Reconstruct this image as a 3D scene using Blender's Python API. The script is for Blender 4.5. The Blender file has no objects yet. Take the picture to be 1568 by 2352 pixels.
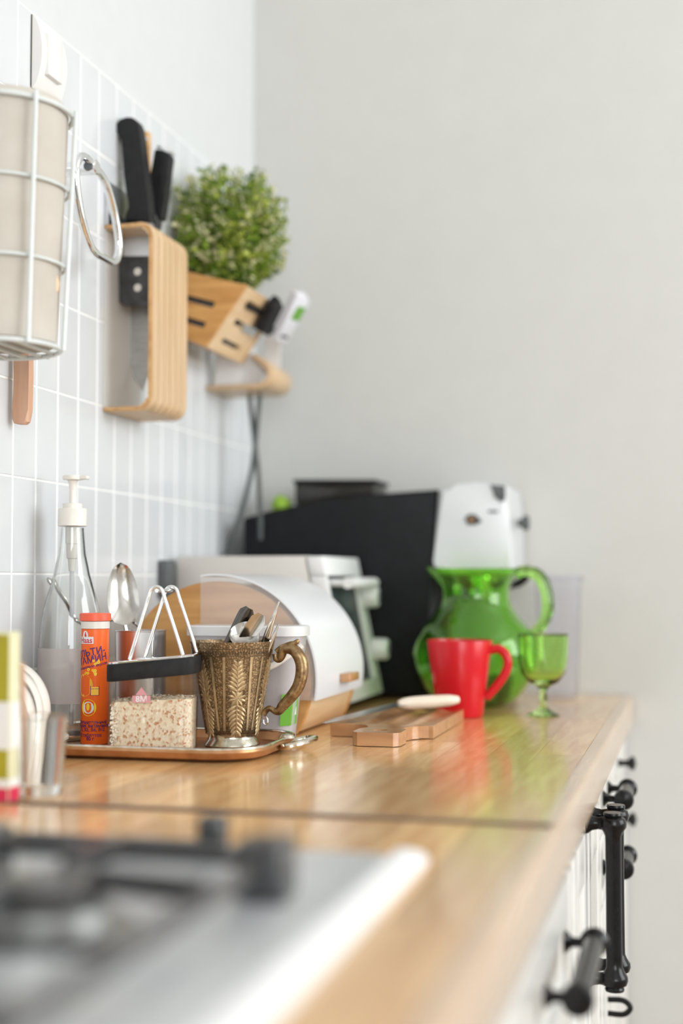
import bpy, bmesh, math, random
from mathutils import Vector, Matrix
random.seed(7)
PI = math.pi
SC = bpy.context.scene
COL = SC.collection

# ---------------------------------------------------------------- camera, light, exposure
CT = 0.90                                  # height of the worktop
FPX = 3200.0                               # focal length in pixels of the 1568 x 2352 frame
CAM = Vector((0.70, 0.0, CT + 0.171))
PITCH = math.atan(159 / FPX)
YAW = math.atan(816 / FPX * math.cos(PITCH))
cam_d = bpy.data.cameras.new('camera')
cam_d.sensor_fit = 'HORIZONTAL'; cam_d.sensor_width = 24.0
cam_d.lens = FPX / 1568 * 24.0
cam_d.clip_start = 0.02
cam_d.dof.use_dof = True
cam_d.dof.focus_distance = 1.43
cam_d.dof.aperture_fstop = 1.9
cam = bpy.data.objects.new('camera', cam_d); COL.objects.link(cam)
cam.location = CAM; cam.rotation_euler = (PI / 2 + PITCH, 0, YAW)
SC.camera = cam

world = bpy.data.worlds.new('world'); SC.world = world; world.use_nodes = True
world.node_tree.nodes['Background'].inputs[0].default_value = (0.92, 0.96, 1.0, 1)
world.node_tree.nodes['Background'].inputs[1].default_value = 1.5

WIN = dict(y0=0.55, y1=2.0, z0=0.98, z1=2.42)      # the daylight window in the right-hand wall
RX = 2.75                                             # inner face of the right-hand wall
def area_light(name, loc, rot, sx, sy, power, col):
    d = bpy.data.lights.new(name, 'AREA'); d.shape = 'RECTANGLE'; d.size = sx; d.size_y = sy
    d.energy = power; d.color = col
    o = bpy.data.objects.new(name, d); COL.objects.link(o); o.location = loc; o.rotation_euler = rot
    return o
area_light('window_daylight', (RX + 0.02, (WIN['y0'] + WIN['y1']) / 2, (WIN['z0'] + WIN['z1']) / 2),
           (0, PI / 2, 0), WIN['z1'] - WIN['z0'], WIN['y1'] - WIN['y0'], 60, (0.95, 0.985, 1.0))
area_light('rear_fill_light', (1.75, -2.28, 1.6), (PI / 2, 0, 0), 1.6, 1.3, 60, (0.96, 0.985, 1.0))  # added fill behind the camera at an unseen window, brightens surfaces facing it
SC.view_settings.view_transform = 'Standard'
SC.view_settings.look = 'None'
SC.view_settings.gamma = 1.0
SC.view_settings.use_curve_mapping = False
SC.view_settings.exposure = -0.38

# ---------------------------------------------------------------- pixel -> place helpers (measuring only)
_fw = Vector((-math.sin(YAW) * math.cos(PITCH), math.cos(YAW) * math.cos(PITCH), math.sin(PITCH)))
_rt = Vector((math.cos(YAW), math.sin(YAW), 0)); _up = _rt.cross(_fw)
def _ray(px, py): return _fw + _rt * ((px - 784) / FPX) + _up * ((1176 - py) / FPX)
def at(px, py, ax, v):
    r = _ray(px, py); return CAM + r * ((v - CAM[ax]) / r[ax])
def atx(px, py, x): return at(px, py, 0, x)
def aty(px, py, y): return at(px, py, 1, y)
def atz(px, py, z=CT): return at(px, py, 2, z)

# ---------------------------------------------------------------- materials
def pmat(name, col, rough=0.5, metal=0.0, **kw):
    m = bpy.data.materials.new(name); m.use_nodes = True
    b = m.node_tree.nodes['Principled BSDF']
    b.inputs['Base Color'].default_value = (*col, 1)
    b.inputs['Roughness'].default_value = rough
    b.inputs['Metallic'].default_value = metal
    for k, v in kw.items(): b.inputs[k.replace('_', ' ')].default_value = v
    return m
def N(m, t, **kw):
    n = m.node_tree.nodes.new(t)
    for k, v in kw.items(): setattr(n, k, v)
    return n
def L(m, a, b): m.node_tree.links.new(a, b)
def ramp(m, src, stops):
    r = N(m, 'ShaderNodeValToRGB'); e = r.color_ramp.elements
    while len(e) < len(stops): e.new(0.5)
    for i, (p, c) in enumerate(stops): e[i].position = p; e[i].color = (*c, 1)
    L(m, src, r.inputs[0]); return r
def coords(m, scale, kind='Object'):
    tc = N(m, 'ShaderNodeTexCoord'); mp = N(m, 'ShaderNodeMapping')
    mp.inputs['Scale'].default_value = scale
    L(m, tc.outputs[kind], mp.inputs[0]); return mp
def bump(m, src, strength=0.2, dist=0.001):
    b = N(m, 'ShaderNodeBump'); b.inputs['Strength'].default_value = strength; b.inputs['Distance'].default_value = dist
    L(m, src, b.inputs['Height']); L(m, b.outputs[0], m.node_tree.nodes['Principled BSDF'].inputs['Normal'])
def noisy(name, c0, c1, scale=40, rough=0.5, metal=0.0, bstr=0.0, stretch=(1, 1, 1), detail=4, **kw):
    m = pmat(name, c0, rough, metal, **kw)
    mp = coords(m, tuple(scale * s for s in stretch)); n = N(m, 'ShaderNodeTexNoise')
    n.inputs['Scale'].default_value = 1.0; n.inputs['Detail'].default_value = detail
    L(m, mp.outputs[0], n.inputs['Vector'])
    r = ramp(m, n.outputs['Fac'], [(0.3, c0), (0.7, c1)])
    L(m, r.outputs[0], m.node_tree.nodes['Principled BSDF'].inputs['Base Color'])
    if bstr: bump(m, n.outputs['Fac'], bstr, 0.0005)
    return m
def wood(name, dark, light, grain=(60, 6, 60), rough=0.45, coat=0.0, vary=0.0):
    m = pmat(name, light, rough, 0, Coat_Weight=coat, Coat_Roughness=0.15, Coat_IOR=1.6)
    b = m.node_tree.nodes['Principled BSDF']
    tc = N(m, 'ShaderNodeTexCoord'); oi = N(m, 'ShaderNodeObjectInfo')
    off = N(m, 'ShaderNodeVectorMath', operation='SCALE'); comb = N(m, 'ShaderNodeCombineXYZ')
    for i in range(3): L(m, oi.outputs['Random'], comb.inputs[i])
    L(m, comb.outputs[0], off.inputs[0]); off.inputs['Scale'].default_value = 37.0
    add = N(m, 'ShaderNodeVectorMath', operation='ADD')
    L(m, tc.outputs['Object'], add.inputs[0]); L(m, off.outputs[0], add.inputs[1])
    mp = N(m, 'ShaderNodeMapping'); mp.inputs['Scale'].default_value = grain; L(m, add.outputs[0], mp.inputs[0])
    n = N(m, 'ShaderNodeTexNoise'); n.inputs['Scale'].default_value = 1; n.inputs['Detail'].default_value = 5; n.inputs['Distortion'].default_value = 0.6
    L(m, mp.outputs[0], n.inputs['Vector'])
    r = ramp(m, n.outputs['Fac'], [(0.32, dark), (0.68, light)])
    if vary:
        h = N(m, 'ShaderNodeHueSaturation'); mr = N(m, 'ShaderNodeMapRange')
        mr.inputs['To Min'].default_value = 1 - vary; mr.inputs['To Max'].default_value = 1 + vary
        L(m, oi.outputs['Random'], mr.inputs['Value']); L(m, mr.outputs[0], h.inputs['Value']); L(m, r.outputs[0], h.inputs['Color'])
        L(m, h.outputs[0], b.inputs['Base Color'])
    else: L(m, r.outputs[0], b.inputs['Base Color'])
    bump(m, n.outputs['Fac'], 0.08, 0.0004)
    return m
def glass(name, col, rough=0.0, ior=1.45):
    return pmat(name, col, rough, 0, Transmission_Weight=1.0, IOR=ior)
def clear(name, col, ior=1.4, rough=0.04, haze=0.0, hazecol=(0.8, 0.8, 0.8), haze_noise=0):
    """thin clear plastic: see-through with a fresnel sheen, optional milky haze"""
    m = bpy.data.materials.new(name); m.use_nodes = True; nt = m.node_tree; nt.nodes.clear()
    out = N(m, 'ShaderNodeOutputMaterial'); tr = N(m, 'ShaderNodeBsdfTransparent'); tr.inputs[0].default_value = (*col, 1)
    gl = N(m, 'ShaderNodeBsdfGlossy'); gl.inputs['Roughness'].default_value = rough
    lw = N(m, 'ShaderNodeLayerWeight'); lw.inputs[0].default_value = 0.5; pw = N(m, 'ShaderNodeMath', operation='POWER'); pw.inputs[1].default_value = 4.0
    fr = N(m, 'ShaderNodeMapRange'); f0 = ((ior - 1) / (ior + 1)) ** 2; fr.inputs['To Min'].default_value = f0; fr.inputs['To Max'].default_value = 0.75
    L(m, lw.outputs['Facing'], pw.inputs[0]); L(m, pw.outputs[0], fr.inputs['Value'])
    base = tr.outputs[0]
    if haze:
        df = N(m, 'ShaderNodeBsdfDiffuse'); df.inputs[0].default_value = (*hazecol, 1)
        tl = N(m, 'ShaderNodeBsdfTranslucent'); tl.inputs[0].default_value = (*hazecol, 1)
        a = N(m, 'ShaderNodeMixShader'); a.inputs[0].default_value = 0.2; L(m, df.outputs[0], a.inputs[1]); L(m, tl.outputs[0], a.inputs[2])
        h = N(m, 'ShaderNodeMixShader'); h.inputs[0].default_value = haze; L(m, tr.outputs[0], h.inputs[1]); L(m, a.outputs[0], h.inputs[2])
        base = h.outputs[0]
    mx = N(m, 'ShaderNodeMixShader'); L(m, fr.outputs[0], mx.inputs[0]); L(m, base, mx.inputs[1]); L(m, gl.outputs[0], mx.inputs[2])
    L(m, mx.outputs[0], out.inputs[0]); return m

M = {}
M['paint_white'] = noisy('white_wall_paint', (0.64, 0.655, 0.66), (0.66, 0.675, 0.68), 30, 0.7)
M['room_white'] = noisy('matt_white_room_paint', (0.84, 0.84, 0.83), (0.86, 0.86, 0.85), 30, 0.8)
M['paint_beige'] = noisy('beige_wall_paint', (0.60, 0.60, 0.575), (0.615, 0.615, 0.59), 20, 0.75)
M['grout'] = noisy('white_grout', (0.86, 0.855, 0.84), (0.90, 0.895, 0.88), 80, 0.8)
M['tile'] = noisy('glazed_white_tile', (0.655, 0.68, 0.70), (0.695, 0.715, 0.735), 14, 0.12, 0, 0.03, detail=1)
M['floor'] = wood('floor_boards', (0.30, 0.18, 0.09), (0.42, 0.27, 0.15), (30, 3, 30))
M['oak'] = wood('varnished_butcher_block', (0.68, 0.345, 0.115), (0.90, 0.575, 0.265), (90, 9, 90), 0.4, 1.0, 0.2)
M['oak_edge'] = wood('worktop_edge', (0.58, 0.38, 0.23), (0.70, 0.50, 0.33), (60, 6, 60), 0.25, 0.8)
M['dark_gap'] = pmat('worktop_core', (0.10, 0.05, 0.03), 0.8)
M['joint'] = noisy('dark_joint_strip', (0.10, 0.055, 0.03), (0.15, 0.085, 0.05), 60, 0.4)
M['lacquer'] = noisy('white_cabinet_lacquer', (0.74, 0.73, 0.70), (0.77, 0.76, 0.73), 10, 0.25)
M['cream'] = noisy('cream_board_edge', (0.74, 0.66, 0.48), (0.80, 0.72, 0.55), 60, 0.5)
M['black_iron'] = noisy('black_handle_metal', (0.005, 0.005, 0.006), (0.009, 0.009, 0.010), 90, 0.2, 0.0, 0, Specular_IOR_Level=0.28)
M['chrome'] = noisy('chrome', (0.80, 0.81, 0.82), (0.86, 0.87, 0.88), 20, 0.06, 1.0)
M['steel'] = noisy('brushed_steel', (0.50, 0.50, 0.50), (0.64, 0.64, 0.64), 30, 0.28, 1.0, 0.02, (1, 1, 8))
M['steel_soft'] = noisy('satin_steel', (0.55, 0.56, 0.57), (0.66, 0.67, 0.68), 20, 0.38, 1.0)
M['tin'] = noisy('scratched_tin', (0.58, 0.58, 0.58), (0.74, 0.74, 0.74), 24, 0.22, 1.0, 0.05, (3, 3, 0.4))
M['cutlery'] = noisy('polished_cutlery_steel', (0.42, 0.405, 0.38), (0.60, 0.58, 0.55), 60, 0.16, 1.0)
M['cutlery_dark'] = noisy('dark_steel', (0.10, 0.095, 0.09), (0.16, 0.15, 0.14), 60, 0.25, 1.0)  # darker steel, the broad handle's own tone
M['blade'] = noisy('knife_blade_steel', (0.42, 0.42, 0.41), (0.52, 0.52, 0.51), 50, 0.35, 0.9, 0, (1, 1, 6))
M['blackplast'] = noisy('matt_black_plastic', (0.010, 0.010, 0.011), (0.018, 0.018, 0.020), 120, 0.55, 0, 0, Specular_IOR_Level=0.25)
M['sheath'] = noisy('worn_black_plastic', (0.022, 0.022, 0.024), (0.075, 0.075, 0.08), 70, 0.5)
M['ply'] = wood('bent_birch_ply', (0.58, 0.385, 0.205), (0.70, 0.50, 0.30), (40, 40, 5), 0.4, 0.2)
M['ply_edge'] = wood('ply_edge_grain', (0.50, 0.27, 0.10), (0.68, 0.41, 0.18), (70, 8, 70), 0.5)
M['bamboo'] = wood('bamboo', (0.54, 0.26, 0.075), (0.72, 0.39, 0.135), (7, 60, 70), 0.45, 0.15)
M['bamboo_pale_lit'] = wood('pale_lit_bamboo', (0.70, 0.47, 0.25), (0.84, 0.62, 0.38), (60, 7, 60), 0.4, 0.2)
M['beech'] = wood('beech', (0.66, 0.44, 0.28), (0.78, 0.56, 0.38), (60, 60, 7), 0.45)
M['beech_red'] = wood('reddish_beech', (0.58, 0.32, 0.20), (0.68, 0.42, 0.29), (60, 60, 7), 0.45)
M['board'] = wood('oiled_board_wood', (0.40, 0.19, 0.075), (0.55, 0.29, 0.125), (7, 60, 60), 0.4, 0.6)
M['knife_wood'] = wood('pale_handle_wood', (0.70, 0.60, 0.47), (0.80, 0.71, 0.59), (7, 60, 60), 0.4, 0.2)
M['white'] = noisy('white_plastic', (0.80, 0.79, 0.77), (0.83, 0.82, 0.80), 40, 0.3)
M['white_warm'] = noisy('warm_white_plastic', (0.78, 0.74, 0.68), (0.82, 0.78, 0.72), 40, 0.35)
M['wire_white'] = noisy('white_coated_wire', (0.62, 0.66, 0.65), (0.68, 0.72, 0.71), 50, 0.25)
M['bag'] = noisy('cream_paper_roll', (0.50, 0.46, 0.40), (0.56, 0.52, 0.46), 25, 0.85, 0, 0.2)
M['red'] = noisy('red_glazed_ceramic', (0.56, 0.008, 0.015), (0.61, 0.010, 0.019), 20, 0.22, 0, 0, Specular_IOR_Level=0.35)
M['green_glass'] = glass('green_glass', (0.50, 0.90, 0.22))
M['goblet_glass'] = glass('lime_green_glass', (0.70, 0.95, 0.42))
M['clear_glass'] = glass('clear_glass', (0.97, 0.985, 0.98))
M['plastic_clear'] = clear('clear_plastic', (0.985, 0.98, 0.97), 1.33)
M['tank'] = clear('lilac_tinted_plastic', (0.975, 0.97, 0.985), 1.2, 0.2, 0.05, (0.74, 0.74, 0.84))
M['tub'] = clear('milky_tub_plastic', (0.96, 0.96, 0.97), 1.35, 0.2, 0.40, (0.92, 0.92, 0.95))
M['tub_lid'] = clear('milky_tub_lid', (0.95, 0.95, 0.95), 1.4, 0.3, 0.92, (0.93, 0.93, 0.93))
M['cover'] = clear('frosted_white_cover', (0.96, 0.97, 0.98), 1.4, 0.3, 0.97, (0.95, 0.96, 0.98))
M['flange'] = clear('thin_frosted_side', (0.995, 0.995, 0.995), 1.2, 0.3, 0.20, (0.98, 0.96, 0.95))
M['smoke'] = clear('smoked_plastic', (0.30, 0.29, 0.27), 1.45, 0.1)
M['pump_tube'] = clear('milky_dip_tube', (0.9, 0.9, 0.92), 1.4, 0.2, 0.55, (0.85, 0.85, 0.88))
M['soap_label'] = clear('pinkish_sticker', (0.9, 0.88, 0.87), 1.3, 0.4, 0.50, (0.84, 0.76, 0.74))
M['espresso_black'] = noisy('graphite_plastic', (0.007, 0.0075, 0.009), (0.010, 0.011, 0.013), 60, 0.5, 0, 0, Specular_IOR_Level=0.2)
M['silver'] = noisy('pearl_silver_plastic', (0.70, 0.72, 0.74), (0.76, 0.78, 0.80), 15, 0.3, 0.3)
M['oven_white'] = noisy('oven_white_enamel', (0.66, 0.63, 0.59), (0.70, 0.67, 0.63), 12, 0.35)
M['oven_front'] = noisy('oven_front_plastic', (0.78, 0.79, 0.78), (0.82, 0.83, 0.82), 12, 0.3)
M['oven_glass'] = noisy('dark_oven_glass', (0.02, 0.032, 0.032), (0.035, 0.052, 0.052), 20, 0.35, 0, 0, Specular_IOR_Level=0.12)
M['orange'] = noisy('orange_print', (0.90, 0.135, 0.012), (0.93, 0.15, 0.016), 20, 0.32)
M['orange_cap'] = noisy('coral_cap', (0.88, 0.12, 0.055), (0.92, 0.14, 0.07), 20, 0.35)
M['ink_purple'] = pmat('purple_ink', (0.10, 0.015, 0.13), 0.5)
M['ink_red'] = pmat('crimson_ink', (0.66, 0.02, 0.08), 0.5)
M['ink_white'] = pmat('white_ink', (0.82, 0.80, 0.80), 0.5)
M['ink_yellow'] = pmat('yellow_ink', (0.92, 0.52, 0.04), 0.5)
M['ink_lemon'] = pmat('lemon_ink', (0.95, 0.66, 0.03), 0.5)
M['ink_pink'] = pmat('pink_ink', (0.66, 0.30, 0.33), 0.5)
M['ink_green'] = pmat('green_ink', (0.13, 0.38, 0.03), 0.5)
M['ink_dark'] = pmat('dark_ink', (0.05, 0.05, 0.05), 0.5)
M['carton_green'] = noisy('olive_green_print', (0.36, 0.31, 0.008), (0.40, 0.35, 0.012), 30, 0.5)
M['carton_pale'] = noisy('pale_carton', (0.68, 0.66, 0.42), (0.74, 0.72, 0.50), 30, 0.5)
M['copper'] = noisy('worn_copper_tray', (0.42, 0.20, 0.085), (0.56, 0.31, 0.16), 60, 0.32, 0.85, 0.05)
M['silvered'] = noisy('worn_silver_plate', (0.50, 0.42, 0.30), (0.80, 0.77, 0.72), 120, 0.2, 1.0, 0.08)
M['adapter'] = noisy('dark_grey_plastic', (0.085, 0.095, 0.10), (0.12, 0.13, 0.135), 50, 0.5)
M['cable'] = noisy('grey_green_cable', (0.05, 0.06, 0.058), (0.08, 0.09, 0.088), 50, 0.5)
M['cast_iron'] = noisy('cast_iron_enamel', (0.012, 0.012, 0.013), (0.03, 0.03, 0.032), 120, 0.3, 0, 0.05, Coat_Weight=0.7, Coat_Roughness=0.15)
M['burner'] = noisy('burner_alloy', (0.35, 0.35, 0.34), (0.5, 0.5, 0.48), 60, 0.35, 0.9)
M['hob'] = noisy('hob_steel', (0.72, 0.74, 0.76), (0.82, 0.84, 0.86), 20, 0.36, 0.6, 0.01, (1, 6, 1))
M['hob_trim'] = noisy('aluminium_trim_painted_gleam', (0.90, 0.90, 0.90), (0.93, 0.93, 0.93), 20, 0.3, 0.1)  # base colour whitened to paint the window's reflection on the trim
M['paper'] = noisy('white_paper', (0.78, 0.78, 0.78), (0.83, 0.83, 0.83), 30, 0.8)
M['packet'] = noisy('white_packet', (0.76, 0.76, 0.82), (0.80, 0.80, 0.86), 30, 0.4)
M['lime'] = noisy('lime_peel', (0.22, 0.42, 0.02), (0.34, 0.55, 0.04), 60, 0.4, 0, 0.1)
M['content'] = noisy('dried_fruit', (0.16, 0.08, 0.08), (0.40, 0.26, 0.25), 90, 0.7, 0, 0.6)
M['leaf_a'] = noisy('leaf_mid_green', (0.20, 0.34, 0.025), (0.32, 0.46, 0.05), 200, 0.5)
M['leaf_b'] = noisy('leaf_yellow_green', (0.50, 0.60, 0.09), (0.64, 0.70, 0.17), 200, 0.5)
M['leaf_c'] = noisy('leaf_dark_green', (0.075, 0.16, 0.018), (0.12, 0.22, 0.025), 200, 0.5)
M['leaf_d'] = noisy('pale_blossom', (0.78, 0.76, 0.42), (0.86, 0.83, 0.56), 200, 0.6)
for k in 'abcd':
    m_ = M['leaf_' + k]; b_ = m_.node_tree.nodes['Principled BSDF']; tl_ = N(m_, 'ShaderNodeBsdfTranslucent'); mx_ = N(m_, 'ShaderNodeMixShader')
    L(m_, b_.inputs['Base Color'].links[0].from_socket, tl_.inputs[0]); mx_.inputs[0].default_value = 0.35
    L(m_, b_.outputs[0], mx_.inputs[1]); L(m_, tl_.outputs[0], mx_.inputs[2]); L(m_, mx_.outputs[0], m_.node_tree.nodes['Material Output'].inputs[0])
M['stem'] = noisy('green_stem', (0.12, 0.16, 0.03), (0.18, 0.22, 0.05), 90, 0.6)

# engraved bronze of the antique mug: fine chased pattern as colour and relief
def bronze():
    m = pmat('engraved_bronze', (0.3, 0.2, 0.1), 0.42, 0.65)
    b = m.node_tree.nodes['Principled BSDF']
    mp = coords(m, (330, 330, 330)); v = N(m, 'ShaderNodeTexVoronoi', feature='DISTANCE_TO_EDGE'); v.inputs['Scale'].default_value = 1
    n2 = N(m, 'ShaderNodeTexNoise'); n2.inputs['Scale'].default_value = 700; n2.inputs['Detail'].default_value = 4
    tc = N(m, 'ShaderNodeTexCoord'); L(m, tc.outputs['Object'], n2.inputs['Vector'])
    wv = N(m, 'ShaderNodeVectorMath', operation='ADD'); L(m, mp.outputs[0], wv.inputs[0])
    n3 = N(m, 'ShaderNodeTexNoise'); n3.inputs['Scale'].default_value = 160; L(m, tc.outputs['Object'], n3.inputs['Vector'])
    sc = N(m, 'ShaderNodeVectorMath', operation='SCALE'); sc.inputs['Scale'].default_value = 2.2; L(m, n3.outputs['Color'], sc.inputs[0]); L(m, sc.outputs[0], wv.inputs[1])
    L(m, wv.outputs[0], v.inputs['Vector'])
    mul = N(m, 'ShaderNodeMath', operation='MULTIPLY'); L(m, v.outputs['Distance'], mul.inputs[0]); L(m, n2.outputs['Fac'], mul.inputs[1])
    r = ramp(m, mul.outputs[0], [(0.015, (0.11, 0.072, 0.034)), (0.10, (0.30, 0.195, 0.10)), (0.28, (0.50, 0.37, 0.22))])
    L(m, r.outputs[0], b.inputs['Base Color']); bump(m, mul.outputs[0], 0.6, 0.0005); return m
M['bronze'] = bronze()
M['bronze_smooth'] = noisy('rubbed_bronze', (0.36, 0.25, 0.13), (0.50, 0.38, 0.22), 200, 0.4, 0.65, 0.1)
M['bronze_dark'] = noisy('dark_tarnish_and_shade', (0.05, 0.032, 0.014), (0.09, 0.06, 0.028), 200, 0.55, 0.4)
M['bronze_foot'] = noisy('tarnished_silver_foot', (0.30, 0.27, 0.20), (0.60, 0.57, 0.48), 90, 0.2, 1.0)
M['bronze_handle'] = noisy('cast_bronze_handle', (0.14, 0.075, 0.035), (0.40, 0.28, 0.14), 170, 0.36, 0.85, 0.25)

def grains():
    m = pmat('oat_flakes', (0.7, 0.6, 0.45), 0.8); b = m.node_tree.nodes['Principled BSDF']
    mp = coords(m, (520, 520, 400)); v = N(m, 'ShaderNodeTexVoronoi'); v.inputs['Scale'].default_value = 1
    L(m, mp.outputs[0], v.inputs['Vector'])
    sp = N(m, 'ShaderNodeSeparateColor'); L(m, v.outputs['Color'], sp.inputs[0])
    r = ramp(m, sp.outputs[0], [(0.0, (0.70, 0.57, 0.40)), (0.3, (0.90, 0.82, 0.66)), (0.75, (0.86, 0.74, 0.56)), (0.95, (0.55, 0.25, 0.12))])
    L(m, r.outputs[0], b.inputs['Base Color']); bump(m, v.outputs['Distance'], 0.4, 0.0006); return m
M['grain'] = grains()
M['flake_cream'] = noisy('cream_flake', (0.86, 0.76, 0.58), (0.93, 0.86, 0.72), 300, 0.8)
M['flake_brown'] = noisy('brown_flake', (0.50, 0.20, 0.08), (0.66, 0.34, 0.17), 300, 0.8)
MAT_IDX = None

# ---------------------------------------------------------------- mesh helpers
def B(): return bmesh.new()
def sharp(bm, ang=0.6):
    bm.normal_update()
    for f in bm.faces: f.smooth = True
    for e in bm.edges:
        if len(e.link_faces) == 2 and e.calc_face_angle(0) > ang: e.smooth = False
def obj(name, bm, mat, parent=None, smooth=True, local=False, fix=True):
    """one mesh object; the mesh is given in world coordinates unless local"""
    if fix: bmesh.ops.recalc_face_normals(bm, faces=bm.faces)
    if smooth: sharp(bm)
    if parent is not None and not local:
        root = parent
        while root.parent: root = root.parent
        bmesh.ops.translate(bm, verts=bm.verts, vec=-root.location)
    me = bpy.data.meshes.new(name); bm.to_mesh(me); bm.free()
    for m in (mat if isinstance(mat, (list, tuple)) else [mat]): me.materials.append(M[m])
    o = bpy.data.objects.new(name, me); COL.objects.link(o)
    if parent is not None: o.parent = parent
    return o
def top(name, bm, mat, loc, label, cat, group=None, **kw):
    """a thing that is one mesh; world coordinates, origin moved to loc"""
    loc = Vector(loc); bmesh.ops.translate(bm, verts=bm.verts, vec=-loc)
    o = obj(name, bm, mat, **kw); o.location = loc; tag(o, label, cat, group); return o
def tag(o, label, cat, group=None, kind=None):
    o['label'] = label; o['category'] = cat
    if group: o['group'] = group
    if kind: o['kind'] = kind
    return o
def thing(name, label, cat, loc, group=None, rz=0):
    o = bpy.data.objects.new(name, None); COL.objects.link(o); o.empty_display_size = 0.02
    o.location = loc; o.rotation_euler = (0, 0, rz); return tag(o, label, cat, group)
def struct(name, bm, mat, parent=None, **kw):
    o = obj(name, bm, mat, parent, **kw)
    if parent is None: o['kind'] = 'structure'
    return o
def box(bm, x0, x1, y0, y1, z0, z1, bev=0.0, seg=2):
    vs = [bm.verts.new((x, y, z)) for x in (x0, x1) for y in (y0, y1) for z in (z0, z1)]
    idx = [(0, 1, 3, 2), (4, 6, 7, 5), (0, 4, 5, 1), (2, 3, 7, 6), (0, 2, 6, 4), (1, 5, 7, 3)]
    fs = [bm.faces.new([vs[i] for i in q]) for q in idx]
    if bev:
        es = {e for f in fs for e in f.edges}
        bmesh.ops.bevel(bm, geom=list(es), offset=bev, segments=seg, profile=0.5, affect='EDGES')
    return vs
def xform(bm, mat, start=0):
    bm.verts.ensure_lookup_table()
    for v in bm.verts[start:]: v.co = mat @ v.co
def rings(bm, loops, close=True, cap0=False, cap1=False):
    """skin a list of equally long loops of points"""
    vv = [[bm.verts.new(p) for p in lp] for lp in loops]; n = len(vv[0])
    for a, b in zip(vv, vv[1:]):
        for i in range(n if close else n - 1):
            bm.faces.new((a[i], a[(i + 1) % n], b[(i + 1) % n], b[i]))
    if cap0: bm.faces.new(vv[0][::-1])
    if cap1: bm.faces.new(vv[-1])
    return vv
def lathe(bm, prof, c=(0, 0, 0), seg=40, axis=Matrix.Identity(3), cap=True):
    """prof: (radius, height) list; r == 0 closes with a pole"""
    c = Vector(c); loops = []
    start = len(bm.verts)
    for r, h in prof:
        loops.append([c + axis @ Vector((max(r, 1e-5) * math.cos(2 * PI * i / seg), max(r, 1e-5) * math.sin(2 * PI * i / seg), h)) for i in range(seg)])
    vv = rings(bm, loops)
    if cap:
        if prof[0][0] > 1e-4 : bm.faces.new(vv[0][::-1])
        if prof[-1][0] > 1e-4: bm.faces.new(vv[-1])
    bmesh.ops.remove_doubles(bm, verts=[v for lp in (vv[0], vv[-1]) for v in lp], dist=2e-5)
    return vv
def tube(bm, pts, rad, closed=False, seg=10, caps=True):
    pts = [Vector(p) for p in pts]; n = len(pts)
    rads = rad if isinstance(rad, (list, tuple)) else [rad] * n
    tan = []
    for i in range(n):
        a = pts[(i - 1) % n] if closed or i else pts[0]; b = pts[(i + 1) % n] if closed or i < n - 1 else pts[-1]
        tan.append((b - a).normalized())
    ref = Vector((0, 0, 1)) if abs(tan[0].z) < 0.9 else Vector((1, 0, 0))
    nrm = (ref - tan[0] * ref.dot(tan[0])).normalized(); loops = []
    for i in range(n):
        nrm = (nrm - tan[i] * nrm.dot(tan[i])).normalized(); bn = tan[i].cross(nrm)
        loops.append([pts[i] + (nrm * math.cos(2 * PI * k / seg) + bn * math.sin(2 * PI * k / seg)) * rads[i] for k in range(seg)])
    if closed:
        vv = [[bm.verts.new(p) for p in lp] for lp in loops]
        for i in range(n):
            a, b = vv[i], vv[(i + 1) % n]
            off = 0
            if i == n - 1:
                off = min(range(seg), key=lambda s: (a[0].co - b[s].co).length)
            for k in range(seg): bm.faces.new((a[k], a[(k + 1) % seg], b[(k + 1 + off) % seg], b[(k + off) % seg]))
    else: rings(bm, loops, True, caps, caps)
def spline(pts, per=6, closed=False):
    pts = [Vector(p) for p in pts]; n = len(pts); out = []
    rng = n if closed else n - 1
    for i in range(rng):
        p0 = pts[(i - 1) % n] if closed or i > 0 else pts[0]; p1 = pts[i]; p2 = pts[(i + 1) % n]
        p3 = pts[(i + 2) % n] if closed or i + 2 < n else pts[-1]
        for k in range(per):
            t = k / per
            out.append(0.5 * ((2 * p1) + (p2 - p0) * t + (2 * p0 - 5 * p1 + 4 * p2 - p3) * t * t + (3 * p1 - p0 - 3 * p2 + p3) * t ** 3))
    if not closed: out.append(pts[-1])
    return out
def prism(bm, poly, vec, bev=0.0, seg=2):
    """extrude a closed polygon of 3-D points along vec"""
    vec = Vector(vec); a = [bm.verts.new(p) for p in poly]; b = [bm.verts.new(Vector(p) + vec) for p in poly]; n = len(a)
    f0 = bm.faces.new(a[::-1]); f1 = bm.faces.new(b)
    for i in range(n): bm.faces.new((a[i], a[(i + 1) % n], b[(i + 1) % n], b[i]))
    if bev:
        es = list({e for f in (f0, f1) for e in f.edges})
        bmesh.ops.bevel(bm, geom=es, offset=bev, segments=seg, profile=0.5, affect='EDGES')
def rrect(x0, x1, y0, y1, r, seg=6):
    pts = []
    for cx, cy, a0 in ((x1 - r, y1 - r, 0), (x0 + r, y1 - r, 90), (x0 + r, y0 + r, 180), (x1 - r, y0 + r, 270)):
        for k in range(seg + 1):
            a = math.radians(a0 + 90 * k / seg); pts.append((cx + r * math.cos(a), cy + r * math.sin(a)))
    return pts
def loft(bm, secs, cap0=True, cap1=True):
    """secs: (x0,x1,y0,y1,r,z)"""
    rings(bm, [[(x, y, s[5]) for x, y in rrect(*s[:5])] for s in secs], True, cap0, cap1)
_tc = {}
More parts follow.
